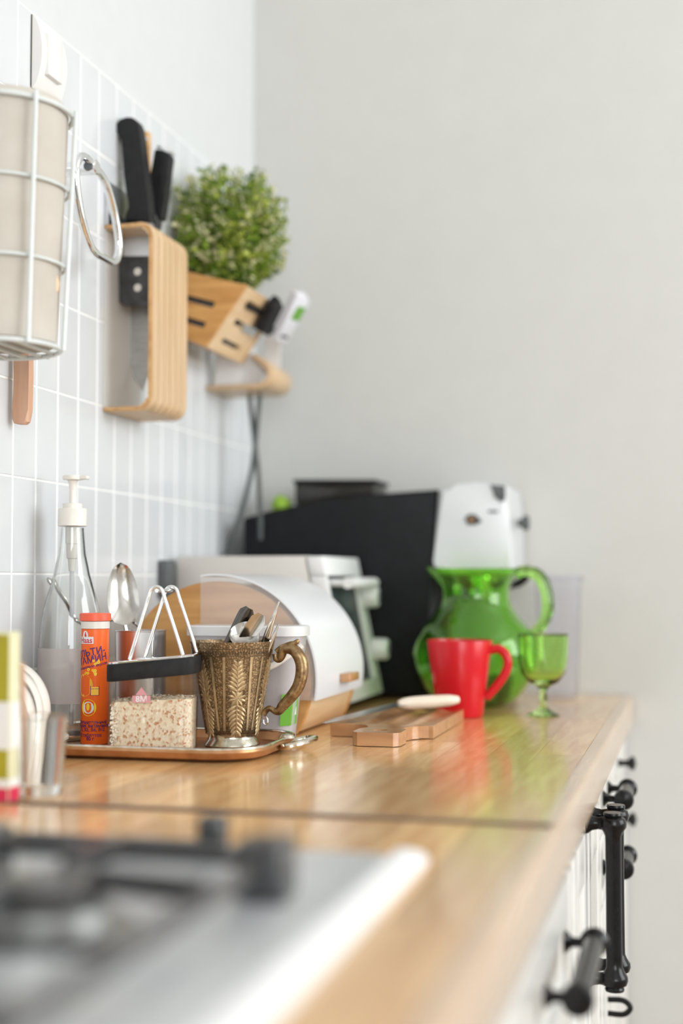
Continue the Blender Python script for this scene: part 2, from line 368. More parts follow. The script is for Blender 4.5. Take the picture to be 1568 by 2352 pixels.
def text2d(s, size):
    """outline of a word as flat faces, centred"""
    cu = bpy.data.curves.new('lettering', 'FONT'); cu.body = s; cu.size = size; cu.align_x = 'CENTER'; cu.align_y = 'CENTER'; cu.resolution_u = 3; cu.offset = size * 0.018
    o = bpy.data.objects.new('lettering', cu); COL.objects.link(o); bpy.context.view_layer.update()
    dg = bpy.context.evaluated_depsgraph_get(); me = bpy.data.meshes.new_from_object(o.evaluated_get(dg))
    v = [(p.co.x, p.co.y) for p in me.vertices]; f = [tuple(p.vertices) for p in me.polygons]
    bpy.data.objects.remove(o); bpy.data.curves.remove(cu); bpy.data.meshes.remove(me)
    return v, f
def add_flat(bm, vf, fn):
    v, f = vf; vs = [bm.verts.new(fn(x, y)) for x, y in v]
    for q in f:
        try: bm.faces.new([vs[i] for i in q])
        except ValueError: pass
def disc2d(cx, cy, r, seg=20, ry=None):
    ry = ry or r
    v = [(cx + r * math.cos(2 * PI * i / seg), cy + ry * math.sin(2 * PI * i / seg)) for i in range(seg)]
    return v, [tuple(range(seg))]
def ring2d(cx, cy, r0, r1, seg=24):
    v = [(cx + r * math.cos(2 * PI * i / seg), cy + r * math.sin(2 * PI * i / seg)) for r in (r0, r1) for i in range(seg)]
    return v, [(i, (i + 1) % seg, seg + (i + 1) % seg, seg + i) for i in range(seg)]
def rect2d(x0, x1, y0, y1, nx=8):
    v = [(x0 + (x1 - x0) * i / nx, y) for y in (y0, y1) for i in range(nx + 1)]
    return v, [(i, i + 1, nx + 2 + i, nx + 1 + i) for i in range(nx)]
def rot2d(vf, a, dx=0, dy=0):
    v, f = vf; c, s = math.cos(a), math.sin(a)
    return [(x * c - y * s + dx, x * s + y * c + dy) for x, y in v], f
RX90 = Matrix.Rotation(PI / 2, 3, 'Y')        # lathe axis along +x
RY90 = Matrix.Rotation(-PI / 2, 3, 'X')       # lathe axis along +y

# ================================================================ THE ROOM
YB = 2.16                                      # back wall
b = B(); box(b, -0.1, RX + 0.2, -2.5, YB + 0.1, -0.05, 0); struct('floor', b, 'floor')
b = B(); box(b, -0.1, RX + 0.2, -2.5, YB + 0.1, 2.7, 2.75); struct('ceiling', b, 'room_white')
b = B(); box(b, -0.1, RX + 0.2, YB, YB + 0.1, 0, 2.7); struct('wall_back', b, 'paint_beige')
b = B()
box(b, RX, RX + 0.2, -2.4, WIN['y0'], 0, 2.7); box(b, RX, RX + 0.2, WIN['y1'], YB, 0, 2.7)
box(b, RX, RX + 0.2, WIN['y0'], WIN['y1'], 0, WIN['z0']); box(b, RX, RX + 0.2, WIN['y0'], WIN['y1'], WIN['z1'], 2.7)
struct('wall_right', b, 'room_white')
b = B(); X0, X1, Z0, Z1 = 0.95, 2.55, 0.95, 2.25
box(b, -0.1, X0, -2.5, -2.4, 0, 2.7); box(b, X1, RX + 0.2, -2.5, -2.4, 0, 2.7)
box(b, X0, X1, -2.5, -2.4, 0, Z0); box(b, X0, X1, -2.5, -2.4, Z1, 2.7)
struct('wall_front', b, 'room_white')
def window(name, mk):
    b = B(); mk(b, 0); w = struct(name, b, 'lacquer')
    b = B(); mk(b, 1); obj('pane', b, 'clear_glass', w, local=True)
def win_right(b, glass_):
    y0, y1, z0, z1 = WIN['y0'], WIN['y1'], WIN['z0'], WIN['z1']; x = RX + 0.10
    if glass_: box(b, x + 0.03, x + 0.036, y0 + .05, y1 - .05, z0 + .05, z1 - .05)
    else:
        for q in ((y0, y0 + .05, z0, z1), (y1 - .05, y1, z0, z1), (y0, y1, z0, z0 + .05), (y0, y1, z1 - .05, z1)):
            box(b, x, x + 0.06, *q)
def win_front(b, glass_):
    y = -2.46
    if glass_: box(b, X0 + .05, X1 - .05, y, y + .006, Z0 + .05, Z1 - .05)
    else:
        for q in ((X0, X0 + .05, Z0, Z1), (X1 - .05, X1, Z0, Z1), (X0, X1, Z0, Z0 + .05), (X0, X1, Z1 - .05, Z1)):
            box(b, q[0], q[1], y - .02, y + .03, q[2], q[3])
window('window_1', win_right); window('window_2', win_front)

b = B(); box(b, -0.1, 0, -2.4, YB, 0, 2.7); wall = struct('wall_left', b, 'paint_white')
ROWZ = [0.0, 0.077] + [0.077 + 0.102 * k for k in range(1, 8)]
TP = 0.0525; TY0 = 1.329
b = B(); box(b, -0.001, 0.0049, -0.42, YB, CT - 0.03, CT + ROWZ[-1]); obj('grout', b, 'grout', wall, local=True)
def tile_mesh(bm, y0, y1, z0, z1):
    g = 0.0009; y0 += g; y1 -= g; z0 += g; z1 -= g; e = 0.0009
    lps = [[(x, y0 + i, z0 + i), (x, y1 - i, z0 + i), (x, y1 - i, z1 - i), (x, y0 + i, z1 - i)] for x, i in ((0.001, 0), (0.0048, 0), (0.0054, e))]
    rings(bm, lps, True, False, True)
tiles = {}
def tile_obj(y0, y1, z0, z1):
    key = (round(y1 - y0, 4), round(z1 - z0, 4))
    if key not in tiles:
        b = B(); tile_mesh(b, 0, y1 - y0, 0, z1 - z0); o = obj('tile', b, 'tile', wall, local=True, smooth=False); tiles[key] = o
    else:
        o = tiles[key].copy(); COL.objects.link(o); o.parent = wall
    o.location = (0, y0, z0)
for j in range(-18, 16):
    y0 = TY0 + TP * j; y1 = min(y0 + TP, YB)
    for k in range(8): tile_obj(y0, y1, CT + ROWZ[k], CT + ROWZ[k + 1])
b = B()
for j in range(-33, -18):
    y0 = TY0 + TP * j
    for k in range(8): tile_mesh(b, y0, y0 + TP, CT + ROWZ[k], CT + ROWZ[k + 1])
o = obj('tiles_near', b, 'tile', wall, local=True, smooth=False); o.name = 'tile_field'; o['kind'] = 'stuff'

# ================================================================ WORKTOPS
SEAM = 0.995; XF = 0.606; TH = 0.039
def worktop(y0, y1, label):
    t = thing('worktop', label, 'worktop', (0.3, (y0 + y1) / 2, CT - TH), 'oak worktops')
    b = B(); box(b, 0.0065, XF - 0.0162, y0, y1, CT - TH, CT - 0.0052); obj('core', b, 'dark_gap', t)
    b = B(); e = 0.006
    sec = [(XF - 0.016, CT - TH), (XF - 0.002, CT - TH), (XF, CT - TH + 0.002)] + [(XF - e + e * math.cos(PI / 2 * k / 7), CT - e + e * math.sin(PI / 2 * k / 7)) for k in range(8)] + [(XF - 0.016, CT)]
    prism(b, [(x, y0, z) for x, z in sec], (0, y1 - y0, 0)); obj('front_edge', b, 'oak_edge', t)
    if y1 < 1.5:
        b = B(); prism(b, [(0.0068, y1 - 0.011, CT + 0.0001), (0.0068, y1 + 0.0022, CT + 0.0001), (0.0068, y1 + 0.0005, CT + 0.0014), (0.0068, y1 - 0.0095, CT + 0.0014)], (XF - 0.0128, 0, 0)); obj('joint_strip', b, 'joint', t)
    nrow = 13; w = (XF - 0.0162 - 0.0065) / nrow
    for r in range(nrow):
        y = y0 - random.random() * 0.25
        while y < y1:
            ln = random.uniform(0.2, 0.42); a, c = max(y, y0), min(y + ln, y1); y += ln
            if c - a < 0.015: continue
            b = B(); x0 = 0.0065 + w * r
            box(b, -w / 2, w / 2, -(c - a) / 2, (c - a) / 2, -0.005, 0)
            for v in b.verts:
                if v.co.z > -0.001: v.co.x *= 1 - 0.00012 / w * 2; v.co.y *= 1 - 0.00012 / (c - a) * 2
            o = obj('stave', b, 'oak', t, smooth=False, local=True)
            o.location = Vector((x0 + w / 2, (a + c) / 2, CT)) - t.location
worktop(SEAM + 0.0012, YB - 0.003, 'honey oak worktop beyond the seam, holding the tray, mug and jug')
worktop(-0.42, SEAM - 0.0012, 'honey oak worktop around the gas hob in the foreground')

# ================================================================ BASE CABINETS
XC = 0.574; XD = 0.592                          # carcass front, door front
def bar_pull(par, y0, y1, z, name='handle'):
    """horizontal bar on two waisted posts with fat round ends"""
    x = XD + 0.0235; b = B()
    prof = [(0.006, -0.004), (0.0105, -0.0035), (0.0118, 0.0), (0.0118, 0.004), (0.0085, 0.008)]
    L_ = y1 - y0
    full = [(0.0005, -0.005)] + prof + [(0.0088, L_ * 0.5)] + [(r, L_ - h) for r, h in reversed(prof)] + [(0.0005, L_ + 0.005)]
    lathe(b, full, (x, y0, z), 24, RY90); h = obj(name, b, 'black_iron', par)
    for yy in (y0 + 0.006, y1 - 0.006):
        b = B(); lathe(b, [(0.009, 0), (0.009, 0.0015), (0.0042, 0.006), (0.0038, 0.012), (0.006, 0.0205)], (XD, yy, z), 18, RX90)
        obj('post', b, 'black_iron', h)
def upright_pull(par, y, z0, z1):
    x = XD + 0.026; b = B(); H = z1 - z0
    knob = [(0.009, 0.0), (0.0095, 0.002), (0.0085, 0.004), (0.0118, 0.006), (0.0132, 0.010), (0.0128, 0.014), (0.0098, 0.0185), (0.0088, 0.021), (0.0080, 0.0225)]
    prof = [(0.0005, 0)] + knob + [(0.0078, 0.03)] + [(0.0076, H / 2)] + [(0.0078, H - 0.03)] + [(r, H - h) for r, h in reversed(knob)] + [(0.0005, H)]
    lathe(b, prof, (x, y, z0), 28); h = obj('handle', b, 'black_iron', par)
    for zz in (z0 + 0.011, z1 - 0.011):
        b = B(); lathe(b, [(0.0105, 0), (0.010, 0.002), (0.0070, 0.006), (0.0058, 0.012), (0.0070, 0.019)], (XD, y, zz), 20, RX90)
        obj('post', b, 'black_iron', h)
def arch_pull(par, y, z0, z1):
    b = B(); pts = spline([(XD, y, z0), (XD + 0.018, y, z0), (XD + 0.026, y, (z0 + z1) / 2), (XD + 0.018, y, z1), (XD, y, z1)], 6)
    tube(b, pts, 0.0034, seg=10); obj('handle', b, 'black_iron', par)
def knob(par, y, z):
    b = B(); lathe(b, [(0.006, 0), (0.004, 0.005), (0.004, 0.012), (0.0095, 0.018), (0.0095, 0.022), (0.0005, 0.025)], (XD, y, z), 18, RX90)
    obj('knob', b, 'black_iron', par)
def front(par, name, y0, y1, z0, z1, frame=0.045, beads=False):
    """panelled cabinet front with a cream sawn edge"""
    g = 0.0012; y0 += g; y1 -= g
    b = B(); box(b, XC + 0.001, XD, y0 + 0.0006, y1 - 0.0006, z0, z1)
    box(b, XC + 0.001, XD - 0.004, y0 + frame, y1 - frame, z0 + frame, z1 - frame)
    b.free(); b = B()
    box(b, XC + 0.001, XD - 0.006, y0 + 0.01, y1 - 0.01, z0 + 0.01, z1 - 0.01)
    f = min(frame, (y1 - y0) * 0.28, (z1 - z0) * 0.3)
    for q in ((y0, y0 + f, z0, z1), (y1 - f, y1, z0, z1), (y0 + f, y1 - f, z0, z0 + f), (y0 + f, y1 - f, z1 - f, z1)):
        box(b, XC + 0.001, XD, *q, bev=0.0012)
    if beads:
        n = 9; w = (y1 - y0 - 2 * f) / n
        for i in range(n): box(b, XD - 0.0065, XD - 0.003, y0 + f + w * i + 0.0008, y0 + f + w * (i + 1) - 0.0008, z0 + f, z1 - f)
    d = obj(name, b, 'lacquer', par)
    b = B(); box(b, XC + 0.002, XD - 0.0018, y0 - 0.0004, y0 + 0.003, z0 + 0.001, z1 - 0.001); obj('sawn_edge', b, 'cream', d)
    return d
ZT = CT - TH                                    # underside of the worktop
def cabinet(y0, y1, label):
    t = thing('base_cabinet', label, 'cabinet', ((XC) / 2, (y0 + y1) / 2, 0), 'white base cabinets')
    b = B(); box(b, 0.02, XC, y0 + 0.001, y1 - 0.001, 0.10, ZT); obj('carcass', b, 'lacquer', t)
    b = B(); box(b, 0.05, XC - 0.05, y0 + 0.001, y1 - 0.001, 0.0, 0.0995); obj('plinth', b, 'lacquer', t)
    return t
c = cabinet(0.36, 1.238, 'white cabinet under the gas hob with one thick black bar handle')
d = front(c, 'drawer', 0.36, 1.238, 0.70, 0.824); bar_pull(d, 1.000, 1.165, 0.778)
front(c, 'door', 0.36, 1.238, 0.112, 0.696)
c = cabinet(1.242, 1.588, 'white twin-door cabinet with the sharp upright black handles')
d = front(c, 'door', 1.242, 1.413, 0.112, 0.826); upright_pull(d, 1.393, 0.675, 0.846)
d = front(c, 'door', 1.413, 1.588, 0.112, 0.826); upright_pull(d, 1.442, 0.675, 0.846)
c = cabinet(1.592, 1.852, 'white drawer cabinet with two short bar handles beyond the twin doors')
d = front(c, 'drawer', 1.592, 1.852, 0.785, 0.856, 0.016); bar_pull(d, 1.640, 1.735, 0.8205)
d = front(c, 'drawer', 1.592, 1.852, 0.705, 0.782, 0.016); bar_pull(d, 1.628, 1.715, 0.7445)
d = front(c, 'drawer', 1.592, 1.852, 0.112, 0.702); arch_pull(d, 1.695, 0.5625, 0.5785)
c = cabinet(1.856, YB - 0.004, 'white corner cabinet with small black knobs against the beige wall')
d = front(c, 'drawer', 1.856, YB - 0.004, 0.785, 0.856, 0.016); knob(d, 1.96, 0.822)
d = front(c, 'drawer', 1.856, YB - 0.004, 0.705, 0.782, 0.016); knob(d, 1.96, 0.746)
front(c, 'door', 1.856, YB - 0.004, 0.112, 0.702)

# ================================================================ GAS HOB (foreground)
HX0, HX1, HY0, HY1 = 0.06, 0.541, 0.27, 0.838
hz = CT + 0.0008
hob = thing('gas_hob', 'stainless steel gas hob with black cast iron grates in the blurred foreground', 'hob', ((HX0 + HX1) / 2, (HY0 + HY1) / 2, CT))
b = B(); loft(b, [(HX0, HX1 - 0.022, HY0, HY1, 0.006, hz), (HX0, HX1 - 0.022, HY0, HY1, 0.006, hz + 0.004), (HX0 + 0.003, HX1 - 0.024, HY0 + 0.003, HY1 - 0.003, 0.005, hz + 0.005)]); obj('hob_plate', b, 'hob', hob)
b = B(); prism(b, [(HX1 - 0.0218, HY0, hz), (HX1, HY0, hz), (HX1, HY0, hz + 0.003), (HX1 - 0.003, HY0, hz + 0.006), (HX1 - 0.011, HY0, hz + 0.0085), (HX1 - 0.019, HY0, hz + 0.0085), (HX1 - 0.0218, HY0, hz + 0.006)], (0, HY1 - HY0, 0)); obj('side_trim', b, 'hob_trim', hob)
zp = hz + 0.005
for bx, by, br in ((0.3975, 0.612, 0.034), (0.3975, 0.418, 0.042), (0.190, 0.612, 0.034), (0.190, 0.418, 0.040)):
    b = B(); lathe(b, [(br + 0.012, 0), (br + 0.012, 0.002), (br, 0.004), (br, 0.013), (br - 0.006, 0.016)], (bx, by, zp), 32); bu = obj('burner', b, 'burner', hob)
    b = B(); lathe(b, [(br - 0.004, 0), (br - 0.002, 0.003), (br - 0.006, 0.008), (br * 0.6, 0.010), (0.0005, 0.0105)], (bx, by, zp + 0.0162), 32); obj('burner_cap', b, 'cast_iron', bu)
def gbar(bm, p, q, w=0.006, h=0.008):
    p, q = Vector(p), Vector(q); d = (q - p); d.z = 0; d.normalize(); s = Vector((-d.y, d.x, 0)) * w / 2; u = Vector((0, 0, h))
    rings(bm, [[p - s, p + s, p + s * .8 + u, p - s * .8 + u], [q - s, q + s, q + s * .8 + u, q - s * .8 + u]], True, True, True)
for gx0, gx1 in ((0.315, 0.480), (0.095, 0.285)):
    gy0, gy1, g = 0.315, 0.705, zp + 0.016
    b = B()
    for q in (((gx0, gy0, g), (gx1, gy0, g)), ((gx0, gy1, g), (gx1, gy1, g)), ((gx0, gy0, g), (gx0, gy1, g)), ((gx1, gy0, g), (gx1, gy1, g)), ((gx0, 0.520, g), (gx1, 0.520, g))): gbar(b, *q)
    gr = obj('grate', b, 'cast_iron', hob)
    cx = (gx0 + gx1) / 2
    for cy in (0.612, 0.418):
        for dx, dy, l in ((1, 0, (gx1 - gx0) / 2), (-1, 0, (gx1 - gx0) / 2), (0, 1, 0.092), (0, -1, 0.092)):
            b = B(); s = 0.026
            gbar(b, (cx + dx * s, cy + dy * s, g + 0.004), (cx + dx * l, cy + dy * l, g + 0.001), 0.006, 0.012); obj('finger', b, 'cast_iron', gr)
    for fx in (gx0, gx1):
        for fy in (gy0, gy1):
            b = B(); box(b, fx - 0.014, fx + 0.014, fy - 0.014, fy + 0.014, zp + 0.0002, g + 0.015, 0.003); obj('foot', b, 'cast_iron', gr)
b = B(); box(b, 0.406, 0.424, 0.798, 0.812, zp + 0.0002, zp + 0.024, 0.004); obj('guard_post', b, 'cast_iron', hob)
b = B(); gbar(b, (0.28, 0.805, zp + 0.0002), (0.406, 0.805, zp + 0.0002), 0.008, 0.008); obj('guard_rail', b, 'cast_iron', hob)

# ================================================================ FOREGROUND LEFT: carton, tumbler
tc_ = thing('tea_carton', 'upright olive green carton with white bands and a red foot at left edge', 'carton', (0.148, 0.994, CT))
x0, x1, y0, y1 = 0.112, 0.1845, 0.985, 1.003
zz = lambda py: aty(30, py, y0).z
zt = zz(1452)
b = B(); box(b, x0, x1, y0, y1, CT + 0.0005, zt, 0.0012); obj('box', b, 'carton_pale', tc_)
for nm, za, zb, mm in (('green_panel', zz(1612), zt - 0.002, 'carton_green'), ('white_band', zz(1722), zz(1614), 'white'), ('green_panel', zz(1790), zz(1724), 'carton_green'), ('white_band', zz(1810), zz(1791), 'white'), ('red_band', CT + 0.001, zz(1812), 'ink_red')):
    b = B(); box(b, x0 + 0.001, x1 - 0.0005, y0 - 0.0005, y0 - 0.0001, za, zb); obj(nm, b, mm, tc_)
    if nm != 'green_panel':
        b = B(); box(b, x1 + 0.0001, x1 + 0.0005, y0 + 0.001, y1 - 0.001, za, zb); obj(nm, b, mm, tc_)
gx, gy = 0.184, 1.034
gl = thing('glass_tumbler', 'small clear glass tumbler beside the olive green carton', 'glass', (gx, gy, CT))
b = B(); lathe(b, [(0.0005, 0.0005), (0.0185, 0.0005), (0.0195, 0.002), (0.0245, 0.062), (0.0240, 0.0628), (0.0228, 0.062), (0.018, 0.009), (0.0005, 0.0075)], (gx, gy, CT), 36, cap=False); obj('glass_wall', b, 'clear_glass', gl)
st = thing('stirring_stick', 'thin brown wooden stick standing in the small tumbler', 'stick', (gx - 0.010, gy, CT + 0.009))
b = B(); tube(b, [(gx - 0.008, gy - 0.004, CT + 0.0105), (gx - 0.0120, gy - 0.004, CT + 0.105)], 0.0021, seg=8); obj('shaft', b, 'beech_red', st)

# ================================================================ TRAY and what stands on it
TZ = CT + 0.0032
tray = thing('serving_tray', 'low copper serving tray with worn silvered rim and loop handle', 'tray', (0.155, 1.335, CT))
ty0, ty1, tx0, tx1 = 1.245, 1.428, 0.010, 0.298
b = B(); loft(b, [(tx0 + .012, tx1 - .012, ty0 + .012, ty1 - .012, 0.04, CT + 0.0006), (tx0 + .003, tx1 - .003, ty0 + .003, ty1 - .003, 0.046, CT + 0.0035), (tx0, tx1, ty0, ty1, 0.048, CT + 0.0095), (tx0 + .001, tx1 - .001, ty0 + .001, ty1 - .001, 0.047, CT + 0.012),
    (tx0 + .003, tx1 - .003, ty0 + .003, ty1 - .003, 0.045, CT + 0.0118), (tx0 + .008, tx1 - .008, ty0 + .008, ty1 - .008, 0.042, CT + 0.004), (tx0 + .012, tx1 - .012, ty0 + .012, ty1 - .012, 0.04, TZ - 0.0004)]); obj('tray_dish', b, 'copper', tray)
b = B(); tube(b, [(x, y, CT + 0.0125) for x, y in rrect(tx0 + .002, tx1 - .002, ty0 + .002, ty1 - .002, 0.046, 8)], 0.0016, True, 8); obj('rim', b, 'silvered', tray)
b = B(); tube(b, [(0.304 + 0.015 * math.cos(a) + 0.004, 1.362 + 0.034 * math.sin(a), CT + 0.0085 + 0.003 * math.cos(a)) for a in [2 * PI * k / 28 for k in range(28)]], 0.0036, True, 10); obj('loop_handle', b, 'silvered', tray)
b = B(); lathe(b, [(0.0005, 0), (0.009, 0.001), (0.007, 0.004), (0.0005, 0.0055)], (0.296, 1.362, CT + 0.0118), 18); obj('boss', b, 'silvered', tray)

# --- vitamin tube
tx, ty, tr = 0.0925, 1.347, 0.0147
H = aty(222, 1408, ty).z - TZ
vt = thing('vitamin_tube', 'bright orange effervescent vitamin tube with coral cap on the tray', 'tube', (tx, ty, TZ))
b = B(); lathe(b, [(tr - 0.001, 0), (tr - 0.0004, 0.001), (tr - 0.0004, H - 0.0165), (tr - 0.0009, H - 0.0162)], (tx, ty, TZ), 44); body = obj('body', b, 'orange', vt)
b = B(); lathe(b, [(tr - 0.0008, H - 0.0161), (tr + 0.0001, H - 0.0159), (tr + 0.0001, H - 0.0085), (tr - 0.0008, H - 0.0083)], (tx, ty, TZ), 44); obj('neck_ring', b, 'white_warm', vt)
b = B(); lathe(b, [(tr - 0.0004, H - 0.0082), (tr + 0.0016, H - 0.0078), (tr + 0.0016, H - 0.001), (tr + 0.0006, H), (0.0005, H)], (tx, ty, TZ), 44); obj('cap', b, 'orange_cap', vt)
fa = math.atan2(CAM.y - ty, CAM.x - tx)           # bearing of the viewer
def on_tube(off):
    def fn(s, h):
        a = fa + s / tr; r = tr - 0.0004 + off
        return (tx + r * math.cos(a), ty + r * math.sin(a), h)
    return fn
def tz(py): return aty(222, py, ty - tr).z
def pr(name, flats, mat, off, fixn=False):
    b = B()
    for vf in flats: add_flat(b, vf, on_tube(off))
    o = obj(name, b, mat, body, fix=False); return o
S = 1.0
zl = tz(1471)
pr('logo_panel', [rect2d(-0.0205, -0.0018, zl - 0.0036, zl + 0.0036), disc2d(-0.0112, zl + 0.0048, 0.0036, 16, 0.005)], 'ink_white', 0.00025)
pr('logo_lettering', [rot2d(text2d('Haas', 0.0082), 0, -0.0110, zl - 0.0002), rect2d(-0.0117, -0.0107, zl + 0.0042, zl + 0.0085, 1), rect2d(-0.0124, -0.0100, zl + 0.0039, zl + 0.0047, 1)], 'ink_red', 0.0004)
pr('title_lettering', [rot2d(text2d('МУЛЬТИ-', 0.0098), 0.20, -0.0110, tz(1502)), rot2d(text2d('ВИТАМИН', 0.0098), 0.20, -0.0108, tz(1519))], 'ink_purple', 0.0003)
pr('flavour_lettering', [rot2d(text2d('с апельсиновым вкусом', 0.0040), 0.20, -0.0085, tz(1533))], 'ink_purple', 0.0003)
zc = tz(1575)
pr('tablet_print', [disc2d(-0.0125, zc, 0.0105, 26, 0.0115)], 'ink_yellow', 0.00025)
bub = []
for k in range(16):
    a = random.random(); bub.append(ring2d(-0.014 + random.random() * 0.018, zc + 0.010 + random.random() * 0.016, 0.0005, random.uniform(0.0010, 0.0017), 12))
pr('bubble_print', bub, 'ink_lemon', 0.0004)
pr('tumbler_print', [rect2d(-0.0040, 0.0040, tz(1597), tz(1578), 4)], 'ink_yellow', 0.00045)
pr('tumbler_outline', [rect2d(-0.0047, -0.0040, tz(1597), tz(1576), 1), rect2d(0.0040, 0.0047, tz(1597), tz(1576), 1), rect2d(-0.0047, 0.0047, tz(1598), tz(1597), 3), rect2d(-0.0040, 0.0040, tz(1583), tz(1582), 3)], 'ink_purple', 0.0005)
zc = tz(1626)
pr('seal_print', [disc2d(-0.0070, zc, 0.0087, 30)], 'ink_lemon', 0.00025)
pr('seal_centre', [disc2d(-0.0070, zc, 0.0062, 26)], 'ink_white', 0.00035)
pr('seal_fruit', [disc2d(-0.0070, zc, 0.0036, 20, 0.0052)], 'orange', 0.00045)
pr('seal_fruit_core', [disc2d(-0.0070, zc + 0.0008, 0.0018, 14, 0.0038)], 'ink_lemon', 0.00055)
pr('fine_print', [rot2d(text2d(s, 0.0050), 0, dx, tz(py)) for s, dx, py in (('дополнительный', -0.0060, 1660), ('источник витаминов', -0.0060, 1668), ('C, E, B2, B6, B12', -0.0055, 1677), ('20 таблеток', -0.0062, 1690), ('80 г', -0.0045, 1698))], 'ink_purple', 0.0003)

# --- pump bottle
bx, by = 0.0475, 1.385
R0 = 0.0345
def bz(py): return aty(200, py, by).z
pb = thing('pump_bottle', 'tall clear glass soap bottle with white pump behind the orange tube', 'bottle', (bx, by, TZ))
prof_px = [(1665, 75), (1528, 74.5), (1480, 73), (1432, 69), (1400, 64), (1369, 56), (1346, 49), (1321, 42), (1273, 32), (1235, 28.5), (1212, 27)]
mp_ = 1.50 / 3200
outer = [(0.0005, 0.0005), (0.030, 0.0005), (0.0338, 0.003)] + [(w * mp_, bz(y) - TZ) for y, w in prof_px]
inner = [(r - 0.0022, h) for r, h in reversed(outer[3:])] + [(0.0308, 0.008), (0.028, 0.005), (0.0005, 0.0045)]
b = B(); lathe(b, outer + inner, (bx, by, TZ), 48, cap=False); obj('glass_body', b, 'clear_glass', pb)
zb = bz(1209)
b = B(); lathe(b, [(0.0140, 0), (0.0155, 0.0006), (0.0155, 0.018), (0.0148, 0.0195), (0.0105, 0.0197), (0.0105, 0.0245), (0.0098, 0.025), (0.0045, 0.0252)], (bx, by, zb), 40); pump = obj('pump_collar', b, 'white_warm', pb)
b = B(); lathe(b, [(0.0036, 0.0), (0.0036, 0.012), (0.0042, 0.020), (0.0052, 0.0235), (0.0058, 0.0245)], (bx, by, zb + 0.0253), 28); obj('stem', b, 'white_warm', pb)
b = B(); lathe(b, [(0.0058, 0), (0.0105, 0.0006), (0.0110, 0.003), (0.0102, 0.0052), (0.0005, 0.0056)], (bx, by, zb + 0.0499), 30)
start = len(b.verts); box(b, bx + 0.004, bx + 0.0185, by - 0.0045, by + 0.0045, zb + 0.0506, zb + 0.0548, 0.0012); obj('nozzle', b, 'white_warm', pb)
b = B(); lathe(b, [(0.0074, 0), (0.0074, -0.018), (0.0066, -0.0185), (0.0058, -0.034), (0.0045, -0.0345), (0.0034, -0.048)], (bx, by, zb - 0.0004), 26); obj('pump_body', b, 'white_warm', pb)
b = B(); tube(b, [(bx, by, zb - 0.0484), (bx + 0.001, by, TZ + 0.012)], 0.0024, seg=12); obj('dip_tube', b, 'pump_tube', pb)
b = B(); a0, a1 = fa - 1.75, fa + 0.9; za, zb2 = bz(1612), bz(1487)
lp = [[(bx + (R0 + 0.0009) * math.cos(a0 + (a1 - a0) * i / 20), by + (R0 + 0.0009) * math.sin(a0 + (a1 - a0) * i / 20), z) for i in range(21)] for z in (za, zb2)]
rings(b, lp, False); obj('sticker', b, 'soap_label', pb)

# --- tin with spoons
ti = thing('square_tin', 'small open square tin box with scratched walls behind the wire handles', 'tin', (0.121, 1.402, TZ))
zt = aty(310, 1450, 1.384).z
x0, x1, y0, y1 = 0.0985, 0.1425, 1.384, 1.421
w = 0.0008
b = B()
rings(b, [[(x, y, z) for x, y in rrect(x0 + i, x1 - i, y0 + i, y1 - i, 0.002, 3)] for i, z in ((0, TZ + .0003), (0, zt), (w, zt), (w, TZ + .0015))], True, True, True)
obj('box', b, 'tin', ti)
b = B(); tube(b, [(x, y, zt) for x, y in rrect(x0, x1, y0, y1, 0.002, 3)], 0.0009, True, 6); obj('rolled_rim', b, 'tin', ti)
def spoon(label, name, base, neck, tip, facing, bw, blen, mat='cutlery', hw=0.0032, bowl=True, group=None):
    """a spoon: stem from base to neck, bowl from neck to tip, opening towards facing"""
    base, neck, tip = Vector(base), Vector(neck), Vector(tip)
    t = thing(name, label, 'spoon', base, group)
    ax = (tip - neck).normalized(); nf = Vector(facing); nf = (nf - ax * nf.dot(ax)).normalized(); sd = ax.cross(nf)
    b = B(); n = 10; loops = []
    for i in range(n + 1):
        f = i / n; p = base.lerp(neck, f); wd = hw * (1.5 - 0.9 * f); th = 0.0009 + 0.0007 * f
        loops.append([p + sd * wd * math.cos(a) + nf * th * math.sin(a) for a in [2 * PI * k / 10 for k in range(10)]])
    rings(b, loops, True, True, True); obj('stem', b, mat, t)
    b = B(); L_ = (tip - neck).length; nu, nv = 18, 10; th = 0.0009
    def surf(o_):
        lp = []
        for i in range(nu + 1):
            f = i / nu; hw_ = bw / 2 * math.sqrt(max(1 - (2 * (f ** 0.82) - 1) ** 2, 0.0)) + 0.0016 * (1 - f)
            dp = blen * math.sin(PI * min(max(f, 0), 1)) ** 0.8
            lp.append([neck + ax * L_ * f + sd * hw_ * (2 * j / nv - 1) - nf * (dp * (1 - (2 * j / nv - 1) ** 2) + o_) for j in range(nv + 1)])
        return lp
    A, C_ = surf(0), surf(th)
    rings(b, A, False); rings(b, C_, False)
    for r in (0, nv):
        rings(b, [[A[i][r] for i in range(nu + 1)], [C_[i][r] for i in range(nu + 1)]], False)
    bmesh.ops.remove_doubles(b, verts=b.verts, dist=5e-6); obj('bowl', b, mat, t)
    return t
nk = aty(287, 1436, 1.407); tp = aty(277, 1292, 1.412)
spoon('large steel spoon with its bowl up, standing in the square tin', 'table_spoon', (0.126, 1.410, TZ + 0.0035), nk, tp, (0.55, -0.8, 0.1), 0.033, 0.007)
nk = Vector((0.117, 1.4162, TZ + 0.04))
t = thing('dinner_knife', 'slim steel handle leaning out of the tin behind the glass bottle', 'cutlery', (0.135, 1.4165, TZ + 0.003))
e0 = aty(190, 1432, 1.421); e1 = atx(109, 1327, 0.0125)
